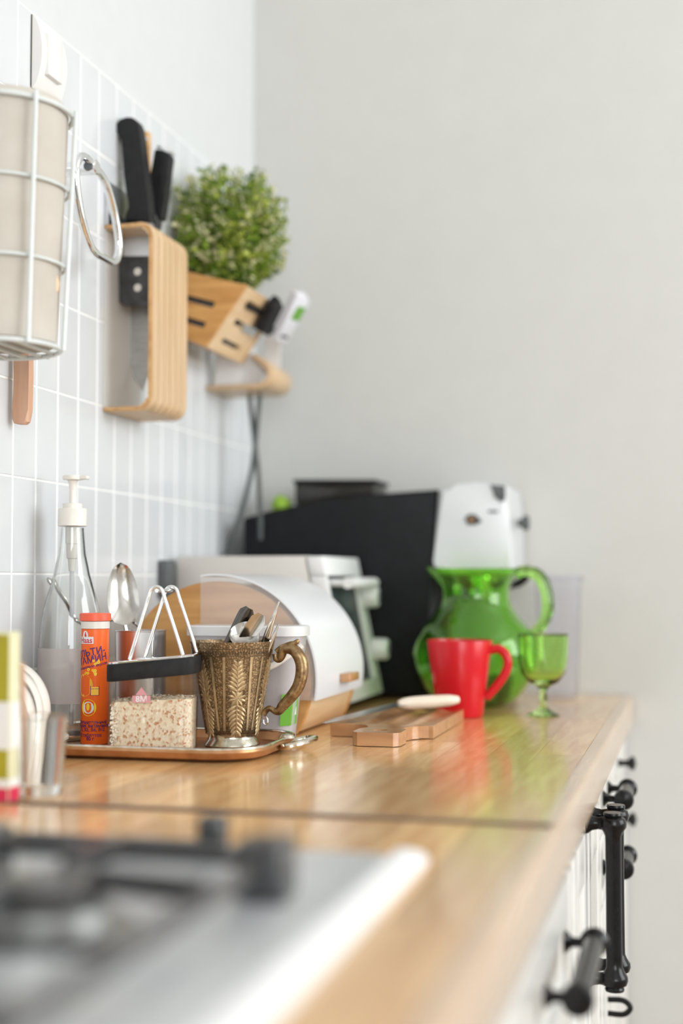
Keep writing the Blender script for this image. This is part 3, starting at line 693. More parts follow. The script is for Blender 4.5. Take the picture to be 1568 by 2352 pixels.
b = B(); pts = spline([(0.1365, 1.4165, TZ + 0.0040), (0.112, 1.4175, zt + 0.004), e0, e0.lerp(e1, 0.5), e1], 6); n = len(pts)
tube(b, pts, [0.0014 + 0.0017 * (i / n) for i in range(n - 2)] + [0.0028, 0.0012], seg=10); obj('handle', b, 'cutlery', t)

# --- canister with black band, wire handle and oat flakes
cx, cy, crz = 0.1765, 1.303, 0.20
can = thing('storage_canister', 'clear plastic canister with black lid band and wire handle holding oat flakes', 'canister', (cx, cy, TZ), rz=crz)
zc0 = aty(360, 1560, cy - 0.03).z - TZ          # height of the lower edge of the band
cw, cd = 0.0418, 0.0265
hb = zc0
b = B(); wl = 0.0013
def csec(z, i): 
    f = z / hb; g = 0.0012 * (1 - f)
    return [(x, y, z) for x, y in rrect(-cw + g + i, cw - g - i, -cd + g + i, cd - g - i, 0.012, 6)]
rings(b, [csec(0.0003, 0), csec(hb + 0.006, 0), csec(hb + 0.006, wl), csec(0.0018, wl)], True, True, True); obj('plastic_wall', b, 'plastic_clear', can, local=True)
tilt = 0.095                                     # the lid sits a little askew
def lz(x, y, z): return (x, y, z + tilt * x)
b = B(); bh = 0.0175
rings(b, [[lz(x, y, z) for x, y in rrect(-cw - i, cw + i, -cd - i, cd + i, 0.013, 6)] for i, z in ((-0.0015, hb + 0.0066), (0.0008, hb + 0.0003), (0.0022, hb + 0.0006), (0.0026, hb + 0.002), (0.0026, hb + bh - 0.001), (0.002, hb + bh))], True, True, True); lid = obj('lid_band', b, 'blackplast', can, local=True)
b = B(); rings(b, [[lz(x, y, z) for x, y in rrect(-cw - i, cw + i, -cd - i, cd + i, 0.013, 6)] for i, z in ((0.0019, hb + bh + 0.0002), (0.0019, hb + bh + 0.0016), (0.001, hb + bh + 0.002))], True, True, True); obj('lid_plate', b, 'chrome', can, local=True)
zl0 = hb + bh + 0.002
for s, yy in ((0, -0.014), (1, 0.019)):
    sp_, ap, hh = 0.0265, 0.0060, 0.0700
    ox = 0.004 + s * 0.009
    pts = [(ox - sp_, yy, zl0 + tilt * (ox - sp_) + 0.0004), (ox - ap - 0.002, yy, zl0 + hh - 0.011)]
    pts += [(ox + (ap + 0.0005) * math.cos(a), yy, zl0 + hh - 0.0068 + 0.0068 * math.sin(a)) for a in [PI * (0.92 - 0.84 * k / 8) for k in range(9)]]
    pts += [(ox + ap + 0.002, yy, zl0 + hh - 0.011), (ox + sp_, yy, zl0 + tilt * (ox + sp_) + 0.0004)]
    b = B(); tube(b, pts, 0.0019, seg=12); obj('wire_handle', b, 'chrome', can, local=True)
b = B(); tube(b, [(0.004, -0.014, zl0 + 0.0662), (0.013, 0.019, zl0 + 0.0662)], 0.0019, seg=12); obj('cross_bar', b, 'chrome', can, local=True)
# emblem printed on the near wall
b = B(); zq = hb - 0.020
def on_can(x, z): return (x - 0.008, -cd - 0.0003 + 0.0012 * (1 - z / hb), z)
add_flat(b, rect2d(-0.009, 0.009, zq - 0.0035, zq + 0.0035, 2), on_can); add_flat(b, ([(-0.0058, zq + 0.0040), (0.0058, zq + 0.0040), (0, zq + 0.0118)], [(0, 1, 2)]), on_can)
em = obj('emblem', b, 'ink_pink', can, local=True, fix=False)
b = B(); add_flat(b, rot2d(text2d('8М', 0.0082), 0, 0, zq), lambda x, z: Vector(on_can(x, z)) + Vector((0, -0.0002, 0))); obj('emblem_lettering', b, 'ink_white', em, local=True, fix=False)
# oat flakes: uncountable fill
gz = aty(380, 1606, cy - 0.03).z - TZ
b = B(); n = 28
def gsec(f, z, i=0): 
    g = 0.0012 * (1 - z / hb) + wl + 0.0004 + i
    return [(x, y, z) for x, y in rrect(-cw + g, cw - g, -cd + g, cd - g, 0.0105, 6)]
lv = [gsec(0, 0.0022), gsec(0, gz * 0.5)] + [[(x, y, gz - 0.0045 * max(0, -x / cw) ** 1.5 - 0.0009 + 0.0004 * math.sin(x * 900)) for x, y, z in gsec(0, gz, i)] for i in (0, 0.006, 0.014, 0.022)]
rings(b, lv, True, True, True)
body_faces = len(b.faces)
def flake(p, nrm, r, mi):
    nrm = (Vector(nrm) + Vector((random.uniform(-.5, .5), random.uniform(-.5, .5), random.uniform(-.5, .5)))).normalized()
    t1 = nrm.orthogonal().normalized(); t2 = nrm.cross(t1); a0 = random.random() * 6
    vs = [b.verts.new(p + (t1 * math.cos(a0 + 2 * PI * k / 5) + t2 * math.sin(a0 + 2 * PI * k / 5) * 0.62) * r * random.uniform(.8, 1.2)) for k in range(5)]
    f = b.faces.new(vs); f.material_index = mi
for k in range(2600):
    x = random.uniform(-cw + .003, cw - .003); s = random.random()
    mi = 2 if random.random() < 0.13 else 1
    if s < 0.62:
        z = random.uniform(0.002, gz - 0.002 - 0.0045 * max(0, -x / cw) ** 1.5)
        flake(Vector((x, -cd + wl + 0.0012 * (1 - z / hb) + 0.0006, z)), (0, -2, 0), random.uniform(0.0008, 0.0016), mi)
    elif s < 0.82:
        z = random.uniform(0.002, gz - 0.002); y = random.uniform(-cd + .008, cd - .008); sx = 1 if random.random() < .7 else -1
        flake(Vector((sx * (cw - wl - 0.0012 * (1 - z / hb) - 0.0016), y, z)), (sx * 3, 0, 0), random.uniform(0.0008, 0.0016), mi)
    else:
        flake(Vector((x, random.uniform(-cd + .004, cd - .004), gz - 0.0045 * max(0, -x / cw) ** 1.5 - 0.0002)), (0, 0, 1), random.uniform(0.0009, 0.0017), mi)
fo = obj('oat_flakes', b, ['grain', 'flake_cream', 'flake_brown'], None, fix=False, smooth=False, local=True)
fo.location = (cx, cy, TZ); fo.rotation_euler = (0, 0, crz); tag(fo, 'cream and brown oat flakes filling the clear canister', 'oats', kind='stuff')

# --- antique mug with cutlery
mx, my = 0.2365, 1.366
def mzp(py): return aty(540, py, my).z
HR = mzp(1472) - TZ
mug = thing('antique_mug', 'engraved antique bronze mug with scrolled handle, full of cutlery', 'mug', (mx, my, TZ))
mm = 1.425 / 3200
def mr(h):                                       # outer radius of the body at height h
    f = (h - 0.0165) / (HR - 0.0165); return (62.5 + (97 - 62.5) * f) * mm
b = B(); prof = [(0.045 * 0, 0.0), ]
outer = [(62 * mm * 0.90, 0.0135), (60 * mm, 0.0150), (mr(0.0165) - 0.0005, 0.0168), (mr(0.02), 0.021)] + [(mr(HR * k / 12), HR * k / 12) for k in range(3, 12)] + [(mr(HR) + 0.0004, HR - 0.0012), (mr(HR) + 0.0005, HR)]
inner = [(mr(HR) - 0.0016, HR), (mr(HR * .6) - 0.0018, HR * .6), (mr(HR * .25) - 0.0018, HR * .25), (0.0005, 0.020)]
lathe(b, [(0.0005, 0.0136)] + outer + inner, (mx, my, TZ), 64, cap=False); mb = obj('body', b, 'bronze', mug)
b = B(); lathe(b, [(0.0005, 0.0003), (63 * mm, 0.0003), (64 * mm, 0.0012), (63 * mm, 0.003), (56 * mm, 0.0075), (54 * mm, 0.0100), (56 * mm, 0.0134), (0.0005, 0.01345)], (mx, my, TZ), 56, cap=False); obj('foot', b, 'bronze_foot', mug)
vf = math.atan2(CAM.y - my, CAM.x - mx)
def on_mug(ang, s, h, off):
    r = mr(h) + off; a = vf + ang + s / r; return Vector((mx + r * math.cos(a), my + r * math.sin(a), TZ + h))
def petal(bm, ang, s0, h0, dirn, ln, wd, off=0.0003, lift=0.0006):
    """a raised leaf lying on the wall of the mug"""
    c, s = math.cos(dirn), math.sin(dirn); L1, L2, mid = [], [], []
    for k in range(7):
        f = k / 6; w_ = wd * math.sin(PI * min(1, f * 0.9 + 0.08)) ** 0.8; q = ln * f
        bend = 0.12 * ln * f * f
        for lst, o_, of in ((L1, w_, off), (mid, 0, off + lift), (L2, -w_, off)):
            lst.append(on_mug(ang, s0 + c * q - s * (o_ + bend * 0), h0 + s * q + c * o_, of))
    rings(bm, [L1, mid, L2], False)
b = B(); bd = B()
for p in range(6):
    ang = p * PI / 3 + 0.14
    hm = HR * 0.47
    for k in range(10):                            # rosette
        petal(b, ang, 0, hm, 2 * PI * k / 10 + 0.3, 0.0095, 0.0020)
        petal(bd, ang, 0.0009, hm, 2 * PI * k / 10 + 0.62, 0.0085, 0.0005, 0.0003, 0.0002)
    for up_ in (1, -1):
        base_h = hm + up_ * 0.007; Ltot = HR * 0.31
        petal(b, ang, 0, base_h, up_ * PI / 2, Ltot, 0.0012, 0.0004, 0.0006)
        for k in range(7):
            f = k / 7; sp_ = 0.0120 * (1 - 0.40 * f)
            for sd in (1, -1):
                d_ = up_ * (PI / 2 - sd * (0.95 - 0.35 * f)); petal(b, ang, 0, base_h + up_ * Ltot * f * 0.9, d_, sp_, 0.0021)
                petal(bd, ang, sd * 0.0014, base_h + up_ * (Ltot * f * 0.9 + 0.0014), d_, sp_ * 0.85, 0.00050, 0.0003, 0.0002)
    for sd in (-1, 1):                              # plain borders either side of the panel
        lp = [[on_mug(ang, sd * (0.0132 + o_) * (0.75 + 0.25 * h / HR), h, 0.0003) for h in [HR * (0.16 + 0.70 * k / 10) for k in range(11)]] for o_ in (0, 0.0032)]
        rings(b, lp, False)
        for o_ in (-0.0003, 0.0033):
            lp = [[on_mug(ang, sd * (0.0132 + o_ + e) * (0.75 + 0.25 * h / HR), h, 0.0004) for h in [HR * (0.16 + 0.70 * k / 10) for k in range(11)]] for e in (0, 0.0004)]
            rings(bd, lp, False)
obj('floral_relief', b, 'bronze_smooth', mug, fix=False)
for h0 in (0.885, 0.955, 0.135):
    for k in range(90):
        a = 2 * PI * k / 90
        lp = [[on_mug(a, -0.0004, HR * h0 + z, 0.0003), on_mug(a, 0.0005, HR * h0 + z, 0.0003)] for z in (0, 0.0035 if h0 < .95 else 0.0012)]
        rings(bd, lp, False)
for h0 in (0.870, 0.935, 0.975, 0.120, 0.180):
    lp = [[on_mug(2 * PI * k / 64, 0, HR * h0 + z, 0.0003) for k in range(64)] for z in (0, 0.0004)]
    rings(bd, lp, True)
obj('engraved_lines', bd, 'bronze_dark', mug, fix=False)
def mp3(px, py): return aty(px, py, my)
pts = [mp3(*q) for q in ((632, 1502), (633, 1512), (640, 1516), (646, 1507), (650, 1494), (662, 1489), (676, 1494), (687, 1508), (693, 1528), (692, 1552), (684, 1578), (668, 1601), (650, 1620), (641, 1632), (631, 1633), (620, 1627), (611, 1632), (605, 1642))]
sm = spline(pts, 4); n = len(sm)
rad = []
for i in range(n):
    f = i / (n - 1); rad.append(0.0030 + 0.0036 * math.sin(PI * min(1, max(0, (f - 0.12) / 0.72))) ** 0.7)
b = B(); tube(b, sm, rad, seg=14); hd = obj('handle', b, 'bronze_handle', mug)
b = B(); tube(b, spline([mp3(*q) for q in ((634, 1497), (645, 1488), (660, 1482), (674, 1478), (684, 1473), (688, 1473))], 4), [0.0026] * 4 + [0.0030] * 8 + [0.0026] * 5 + [0.0020, 0.0015, 0.0011, 0.0008], seg=12); obj('thumb_rest', b, 'bronze_handle', hd)
b = B(); lathe(b, [(0.0005, -0.004), (0.0036, -0.002), (0.0042, 0), (0.0034, 0.0025), (0.0005, 0.004)], mp3(653, 1623), 14); obj('scroll_bead', b, 'bronze_handle', hd)
b = B(); tube(b, [mp3(610 + 5 * math.cos(a), 1656 + 9 * math.sin(a)) for a in [2 * PI * k / 14 for k in range(14)]], 0.0007, True, 8); obj('wire_ring', b, 'chrome', hd)
# cutlery in the mug: spatulate handles and spoons
def flat_cut(label, name, base, tip, w0, w1, th=0.0012, mat='cutlery', curl=0.0, round_tip=True, face=(0, -1, 0.2)):
    base, tip = Vector(base), Vector(tip); ax = (tip - base).normalized(); nf = Vector(face); nf = (nf - ax * nf.dot(ax)).normalized(); sd = ax.cross(nf)
    t = thing(name, label, 'cutlery', base, 'cutlery in the antique mug'); L_ = (tip - base).length; b = B(); lp = []
    n = 16
    for i in range(n + 1):
        f = i / n; w = w0 + (w1 - w0) * max(0, (f - 0.25) / 0.75)
        if round_tip and f > 0.9: w *= math.sqrt(max(0.06, 1 - ((f - 0.9) / 0.1) ** 2 * 0.8))
        if not round_tip and f > 0.72: w *= max(0.12, 1 - (f - 0.72) / 0.3)
        sec = []
        for k in range(12):
            a = 2 * PI * k / 12; u = math.cos(a); sec.append(base + ax * L_ * f + sd * w / 2 * u + nf * (th * math.sin(a) - curl * w * u * u))
        lp.append(sec)
    rings(b, lp, True, True, True); obj('stem', b, mat, t); return t
zb_ = TZ + 0.024
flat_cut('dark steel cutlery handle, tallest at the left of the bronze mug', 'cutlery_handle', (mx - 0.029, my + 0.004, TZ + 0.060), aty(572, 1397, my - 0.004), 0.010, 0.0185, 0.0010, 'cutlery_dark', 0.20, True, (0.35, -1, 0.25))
flat_cut('shiny curved cutlery handle between dark handle and fork tip in the mug', 'cutlery_handle', (mx - 0.018, my - 0.010, TZ + 0.055), aty(601, 1411, my - 0.014), 0.010, 0.0175, 0.0010, 'cutlery', -0.22, True, (0.5, -1, 0.3))
flat_cut('tall pale steel handle with pointed tip rising from the mug', 'cutlery_handle', (mx + 0.004, my + 0.006, zb_), aty(641, 1381, my + 0.004), 0.007, 0.0105, 0.0018, 'cutlery', 0, False, (1, -0.8, 0.1))
flat_cut('short pale steel tip beside the taller one in the mug', 'cutlery_handle', (mx + 0.010, my - 0.004, zb_), aty(640, 1432, my - 0.006), 0.006, 0.0095, 0.0016, 'cutlery', 0, False, (1, -0.8, 0.1))
spoon('steel teaspoon with its bowl resting on the mug rim', 'teaspoon', (mx + 0.014, my + 0.010, zb_ + 0.006), aty(596, 1458, my - 0.016), aty(526, 1458, my - 0.026), (0.15, -0.80, 0.55), 0.030, 0.007)

# --- white discs by the wall and the flat lid
for i, (dx, dy, r) in enumerate(((0.0, 0.0, 0.047), (0.002, -0.013, 0.045), (0.003, -0.027, 0.042))):
    lab = ('rearmost white saucer standing on edge by the tiles', 'middle white saucer standing on edge by the tiles', 'front white saucer on edge, nearest the glass tumbler')[i]
    cy_ = 1.222 + dy; c0 = Vector((0.0545 + dx, cy_, CT + r + 0.0006))
    t = thing('saucer', lab, 'saucer', (c0.x, c0.y, CT), 'white saucers on edge')
    b = B(); lathe(b, [(0.0005, 0.001), (r - 0.006, 0.001), (r - 0.004, -0.001), (r - 0.001, -0.002), (r, 0.0005), (r - 0.0005, 0.007), (r - 0.003, 0.0075), (r - 0.004, 0.0035), (0.0005, 0.003)], c0, 44, RY90 @ Matrix.Rotation(0.12, 3, 'Y'), cap=False); obj('disc', b, 'white_warm', t)
    b = B(); lathe(b, [(r - 0.0008, 0.0078), (r + 0.0002, 0.0085), (r - 0.0008, 0.0095), (r - 0.002, 0.0088), (r - 0.0008, 0.0078)], c0, 44, RY90 @ Matrix.Rotation(0.12, 3, 'Y'), cap=False); obj('bead', b, 'white_warm', t)
lc = atz(150, 1700, CT + 0.0155)
b = B(); lathe(b, [(0.0005, -0.0012), (0.024, -0.0012), (0.0262, 0.0), (0.0266, 0.003), (0.0255, 0.0045), (0.022, 0.0048), (0.021, 0.0040), (0.0005, 0.0040)], (0.072, 1.268, CT + 0.0156), 40, cap=False)
t = thing('flat_lid', 'flat white plastic lid lying across the front rim of the tray', 'lid', (0.072, 1.268, CT + 0.0144)); obj('disc', b, 'white_warm', t)
b = B(); lathe(b, [(0.0225, 0.0049), (0.0235, 0.0058), (0.0245, 0.0049)], (0.072, 1.268, CT + 0.0156), 40, cap=False); obj('raised_ring', b, 'white_warm', t)

# ================================================================ MILKY TUB
tb = thing('storage_tub', 'milky plastic food tub with white lid and green label behind the mug', 'tub', (0.225, 1.462, CT))
h = 0.118
b = B(); s = [(0.166, 0.2745, 1.440, 1.482, 0.016, CT + 0.0006), (0.158, 0.2865, 1.434, 1.488, 0.018, CT + h)]
w = 0.0012; s2 = [(a[0] + w, a[1] - w, a[2] + w, a[3] - w, a[4] - 0.0008, a[5]) for a in s]; s2[0] = s2[0][:5] + (CT + 0.002,)
loft(b, s + s2[::-1]); obj('tub_wall', b, 'tub', tb)
b = B(); loft(b, [(0.1555, 0.289, 1.4315, 1.4905, 0.020, CT + h - 0.006), (0.1555, 0.289, 1.4315, 1.4905, 0.020, CT + h + 0.0035), (0.157, 0.2875, 1.433, 1.489, 0.019, CT + h + 0.0048)]); obj('lid', b, 'tub_lid', tb)
b = B(); pts = spline([(0.168, 1.4325, CT + h - 0.014), (0.20, 1.429, CT + 0.078), (0.235, 1.428, CT + 0.074), (0.262, 1.430, CT + 0.082), (0.288, 1.446, CT + h - 0.016)], 6)
tube(b, pts, 0.0034, seg=8); obj('bail_handle', b, 'white_warm', tb)
b = B(); rings(b, [[(0.2655, 1.4383, CT + 0.016), (0.2742, 1.4455, CT + 0.016), (0.2768, 1.462, CT + 0.017)], [(0.2680, 1.4363, CT + 0.050), (0.2775, 1.4440, CT + 0.050), (0.2802, 1.461, CT + 0.051)]], False); gl_ = obj('green_label', b, 'ink_green', tb, fix=False)
b = B(); rings(b, [[(0.2752, 1.4470, CT + 0.027), (0.2776, 1.4590, CT + 0.027)], [(0.2764, 1.4464, CT + 0.042), (0.2787, 1.4582, CT + 0.042)]], False); obj('label_panel', b, 'ink_white', gl_, fix=False)
b = B(); loft(b, [(0.1685, 0.272, 1.4425, 1.4795, 0.014, CT + 0.0024), (0.164, 0.2795, 1.439, 1.483, 0.015, CT + 0.082), (0.17, 0.272, 1.445, 1.477, 0.012, CT + 0.086)])
o = top('dried_fruit', b, 'content', (0.222, 1.461, CT + 0.0024), 'dark dried fruit filling the milky tub', 'dried fruit'); o['kind'] = 'stuff'

# ================================================================ BREAD BIN
BX, BR, BZ, BY0, BY1 = 0.172, 0.111, CT + 0.060, 1.500, 1.712
bin_ = thing('bread_bin', 'round-ended bamboo bread bin with frosted white roll cover', 'bread bin', (BX, (BY0 + BY1) / 2, CT))
def arc(r, a0, a1, n, y, cx_=None): return [(BX + r * math.cos(a0 + (a1 - a0) * k / n), y, BZ + r * math.sin(a0 + (a1 - a0) * k / n)) for k in range(n + 1)]
aL = math.asin((CT + 0.0008 - BZ) / BR)
for y in (BY0, BY1 - 0.010):
    b = B(); prism(b, arc(BR, aL, PI - aL, 56, y), (0, 0.010, 0), 0.0012); obj('end_panel', b, 'bamboo', bin_)
def shell(bm, r0, r1, a0, a1, y0, y1, n=28):
    o, i = arc(r1, a0, a1, n, y0), arc(r0, a0, a1, n, y0)
    prism(bm, o + i[::-1], (0, y1 - y0, 0))
b = B(); shell(b, BR - 0.010, BR - 0.0012, aL + 0.01, -0.185, BY0 + 0.0102, BY1 - 0.0102, 10); obj('front_plank', b, 'bamboo_pale_lit', bin_)
b = B(); shell(b, BR - 0.010, BR - 0.0012, PI * 0.56, PI - aL - 0.01, BY0 + 0.0102, BY1 - 0.0102, 24); obj('back_shell', b, 'bamboo', bin_)
b = B(); xb = BR * math.cos(aL); box(b, BX - xb + 0.008, BX + xb - 0.008, BY0 + 0.0102, BY1 - 0.0102, CT + 0.001, CT + 0.008); obj('base_board', b, 'bamboo', bin_)
RC = BR + 0.0085
a_top = PI / 2 + 0.155; a_low = -0.18
b = B(); shell(b, RC - 0.0022, RC, a_low, a_top, BY0 - 0.004, BY1 + 0.004, 48); cov = obj('roll_cover', b, 'cover', bin_)
for y in (BY0 - 0.0042, BY1 + 0.0020):
    b = B(); ar = arc(RC - 0.0024, a_low, a_top, 40, y); prism(b, ar + [(ar[-1][0], y, ar[0][2])], (0, 0.0020, 0)); obj('cover_side', b, 'flange', cov)
kz = BZ - 0.0025
b = B(); box(b, BX + RC + 0.0002, BX + RC + 0.013, 1.595, 1.640, kz - 0.005, kz + 0.005, 0.0015); obj('cover_knob', b, 'board', bin_)

# ================================================================ MINI OVEN
OY0, OY1 = 1.772, 1.974; OZ = aty(560, 1277, OY0).z
ov = thing('mini_oven', 'white mini oven with glass door and round knobs behind the bread bin', 'oven', (0.125, (OY0 + OY1) / 2, CT))
xt, xb = 0.221, 0.262; z0 = CT + 0.012
b = B(); prism(b, [(0.018, OY0, z0), (xb - 0.026, OY0, z0), (xt - 0.022, OY0, OZ), (0.018, OY0, OZ)], (0, OY1 - OY0, 0), 0.004); obj('housing', b, 'oven_white', ov)
def fx(z, o_=0): return xt - 0.021 + (xb - xt - 0.004) * (OZ - z) / (OZ - z0) + o_
def slab(bm, y0, y1, za, zb_, o0, o1): 
    prism(bm, [(fx(za, o0), y0, za), (fx(za, o1), y0, za), (fx(zb_, o1), y0, zb_), (fx(zb_, o0), y0, zb_)], (0, y1 - y0, 0), 0.0018)
b = B()
slab(b, OY0, OY1, OZ - 0.026, OZ - 0.0005, 0.0005, 0.022); slab(b, OY0, OY1, z0, z0 + 0.022, 0.0005, 0.022)
slab(b, OY0, OY0 + 0.014, z0 + 0.0225, OZ - 0.0265, 0.0005, 0.022); slab(b, OY1 - 0.040, OY1, z0 + 0.0225, OZ - 0.0265, 0.0005, 0.022)
obj('front_frame', b, 'oven_front', ov)
b = B(); slab(b, OY0 + 0.0145, OY1 - 0.0405, z0 + 0.023, OZ - 0.027, 0.003, 0.019); dr = obj('door', b, 'oven_glass', ov)
b = B(); zh = OZ - 0.036
tube(b, [(fx(zh, 0.046), OY0 + 0.016, zh), (fx(zh, 0.046), OY1 - 0.030, zh)], 0.0075, seg=14); h_ = obj('door_handle', b, 'oven_front', dr)
for yy in (OY0 + 0.026, OY1 - 0.042):
    b = B(); tube(b, [(fx(zh, 0.018), yy, zh), (fx(zh, 0.042), yy, zh)], 0.005, seg=10); obj('handle_post', b, 'oven_front', h_)
for py in (1371, 1491):
    zk = aty(840, py, OY1 - 0.03).z; r = 0.0155 if py > 1340 else 0.0105
    b = B(); lathe(b, [(r - 0.002, 0), (r, 0.002), (r * 0.97, 0.021), (r * 0.86, 0.0235), (0.0005, 0.024)], (fx(zk, 0.0222), OY1 - 0.020, zk), 26, RX90); kn = obj('knob', b, 'oven_front', ov)
    b = B(); box(b, fx(zk, 0.0466), fx(zk, 0.0482), OY1 - 0.0212, OY1 - 0.0188, zk - 0.008, zk + 0.008); obj('pointer', b, 'adapter', kn)
for xx in (0.035, 0.205):
    for yy in (OY0 + 0.02, OY1 - 0.02):
        b = B(); lathe(b, [(0.009, 0.0004), (0.010, 0.009), (0.010, 0.0125)], (xx, yy, CT), 16); obj('foot', b, 'blackplast', ov)

# ================================================================ ESPRESSO MACHINE
EY0, EY1 = 1.990, 2.148
em_ = thing('espresso_machine', 'black coffee machine with silver front head behind the green jug', 'coffee machine', (0.24, (EY0 + EY1) / 2, CT))
ep = lambda px, py: aty(px, py, EY0)
body_px = [(557, 1607), (557, 1190), (600, 1178), (720, 1152), (840, 1136), (1003, 1124), (992, 1300), (985, 1420), (990, 1607)]
b = B(); poly = [ep(*q) for q in body_px]
for p in poly:
    if p.z < CT + 0.01: p.z = CT + 0.006
prism(b, poly, (0, EY1 - EY0, 0), 0.006); obj('body', b, 'espresso_black', em_)
b = B(); hp = [(1006, 1123), (1050, 1113), (1100, 1108), (1142, 1109), (1164, 1116), (1168, 1150), (1172, 1220), (1175, 1325), (992, 1325), (996, 1290)]
prism(b, [ep(*q) - Vector((0, 0.003, 0)) for q in hp], (0, EY1 - EY0 + 0.004, 0), 0.008, 3); hd = obj('front_head', b, 'silver', em_)
sh = lambda pts, o_: [ep(*q) - Vector((0, 0.003 + o_, 0)) for q in pts]
b = B(); prism(b, sh([(1126, 1113), (1160, 1116), (1162, 1140), (1158, 1152), (1150, 1153), (1136, 1142)], 0.0012), (0, 0.001, 0)); obj('display_panel', b, 'adapter', hd)
b = B(); prism(b, sh([(1068, 1190), (1078, 1181), (1092, 1182), (1108, 1198), (1092, 1206), (1074, 1206)], 0.0014), (0, 0.0012, 0)); bg = obj('badge', b, 'ink_dark', hd)
b = B(); prism(b, sh([(1076, 1192), (1086, 1188), (1090, 1196), (1080, 1200)], 0.0022), (0, 0.0006, 0)); obj('badge_emblem', b, 'copper', bg)
b = B(); prism(b, sh([(1122, 1172), (1144, 1172), (1144, 1178), (1122, 1178)], 0.0012), (0, 0.001, 0)); obj('brand_lettering', b, 'adapter', hd)
kc = ep(1203, 1197); b = B(); lathe(b, [(0.006, 0), (0.006, 0.006), (0.011, 0.008), (0.011, 0.016), (0.0005, 0.018)], kc + Vector((-0.0165, 0.06, 0)), 20, RX90); obj('steam_knob', b, 'adapter', em_)
gc = ep(1080, 1325); b = B(); lathe(b, [(0.0005, -0.030), (0.028, -0.030), (0.031, -0.022), (0.031, -0.0004)], gc + Vector((0, 0.075, 0)), 28); gh = obj('group_head', b, 'chrome', em_)
b = B(); pz = gc + Vector((0.029, 0.07, -0.016)); tube(b, spline([pz, pz + Vector((0.02, -0.01, 0.002)), pz + Vector((0.042, -0.02, 0.012)), pz + Vector((0.052, -0.024, 0.030))], 4), [0.004] * 6 + [0.0058] * 7, seg=10); obj('filter_handle', b, 'blackplast', gh)
b = B(); xd = ep(990, 1600).x; box(b, xd + 0.0005, xd + 0.105, EY0 + 0.004, EY1 - 0.004, CT + 0.006, CT + 0.030, 0.003); obj('drip_tray', b, 'espresso_black', em_)
for xx in (ep(570, 1600).x + 0.01, xd + 0.09):
    for yy in (EY0 + 0.02, EY1 - 0.02):
        b = B(); lathe(b, [(0.009, 0.0004), (0.010, 0.0062)], (xx, yy, CT), 14); obj('foot', b, 'blackplast', em_)
hy0, hy1 = EY0 + 0.055, EY1 - 0.012
q0, q1 = aty(676, 1150, hy0), aty(858, 1104, hy0)
b = B(); prism(b, [aty(676, 1158, hy0), aty(858, 1138, hy0), aty(858, 1110, hy0), aty(676, 1110, hy0)], (0, hy1 - hy0, 0), 0.004); hop = obj('bean_hopper', b, 'smoke', em_)
b = B(); prism(b, [aty(672, 1109.5, hy0 - .002), aty(862, 1109.5, hy0 - .002), aty(862, 1101, hy0 - .002), aty(672, 1101, hy0 - .002)], (0, hy1 - hy0 + 0.004, 0), 0.002); obj('hopper_lid', b, 'espresso_black', hop)
lm = aty(648, 1158, EY0 + 0.07)
lm.z = ep(700, 1156).z + 0.0016
t = thing('lime', 'bright green lime on top of the black coffee machine', 'lime', (lm.x - 0.002, lm.y, lm.z))
b = B(); lathe(b, [(0.0005, -0.015), (0.009, -0.0125), (0.0165, -0.002), (0.0165, 0.003), (0.010, 0.0125), (0.003, 0.016), (0.0005, 0.0175)], (lm.x - 0.002, lm.y, lm.z), 24, Matrix.Rotation(1.3, 3, 'Y')); obj('peel', b, 'lime', t)
b = B(); lathe(b, [(0.0005, 0.0176), (0.002, 0.018), (0.0016, 0.0195), (0.0005, 0.020)], (lm.x - 0.002, lm.y, lm.z), 8, Matrix.Rotation(1.3, 3, 'Y')); obj('stem_end', b, 'stem', t)

# clear jar behind the jug
jx, jy = 0.5035, 2.055
t = thing('plastic_jar', 'tall lilac-tinted clear plastic beaker standing against the beige wall', 'beaker', (jx, jy, CT))
H = aty(1280, 1322, jy).z - CT
b = B(); lathe(b, [(0.0005, 0.0006), (0.026, 0.0006), (0.028, 0.004), (0.0345, H - 0.002), (0.036, H), (0.0345, H), (0.0330, H - 0.003), (0.0265, 0.005), (0.0005, 0.004)], (jx, jy, CT), 36, cap=False); obj('wall', b, 'tank', t)
b = B(); lathe(b, [(0.0352, H - 0.008), (0.0368, H - 0.007), (0.0368, H - 0.002), (0.0355, H - 0.0015)], (jx, jy, CT), 36, cap=False); obj('rim', b, 'tank', t)

# ================================================================ GREEN JUG, GOBLET, RED MUG
gy_ = 1.898
gc_ = aty(1092, 1625, gy_); gx_ = gc_.x; mj = 1.90 / 3200
def gzh(py): return aty(1092, py, gy_).z - CT
jug = thing('green_jug', 'large green glass jug with round belly and curved handle', 'jug', (gx_, gy_, CT))
pj = [(1606, 92), (1585, 112), (1560, 128), (1530, 140), (1500, 144), (1470, 139), (1445, 126), (1425, 108), (1408, 94), (1390, 84), (1370, 79), (1350, 80), (1332, 87), (1318, 97), (1306, 104)]
outer = [(0.0005, 0.0006), (55 * mj, 0.0006), (72 * mj, 0.003)] + [(w * mj, gzh(y)) for y, w in pj]
inner = [(r - 0.0032, h_) for r, h_ in reversed(outer[3:])] + [(60 * mj, 0.009), (0.0005, 0.007)]
b = B(); lathe(b, outer + inner, (gx_, gy_, CT), 56, cap=False)
zr = gzh(1318); ztop = gzh(1306)
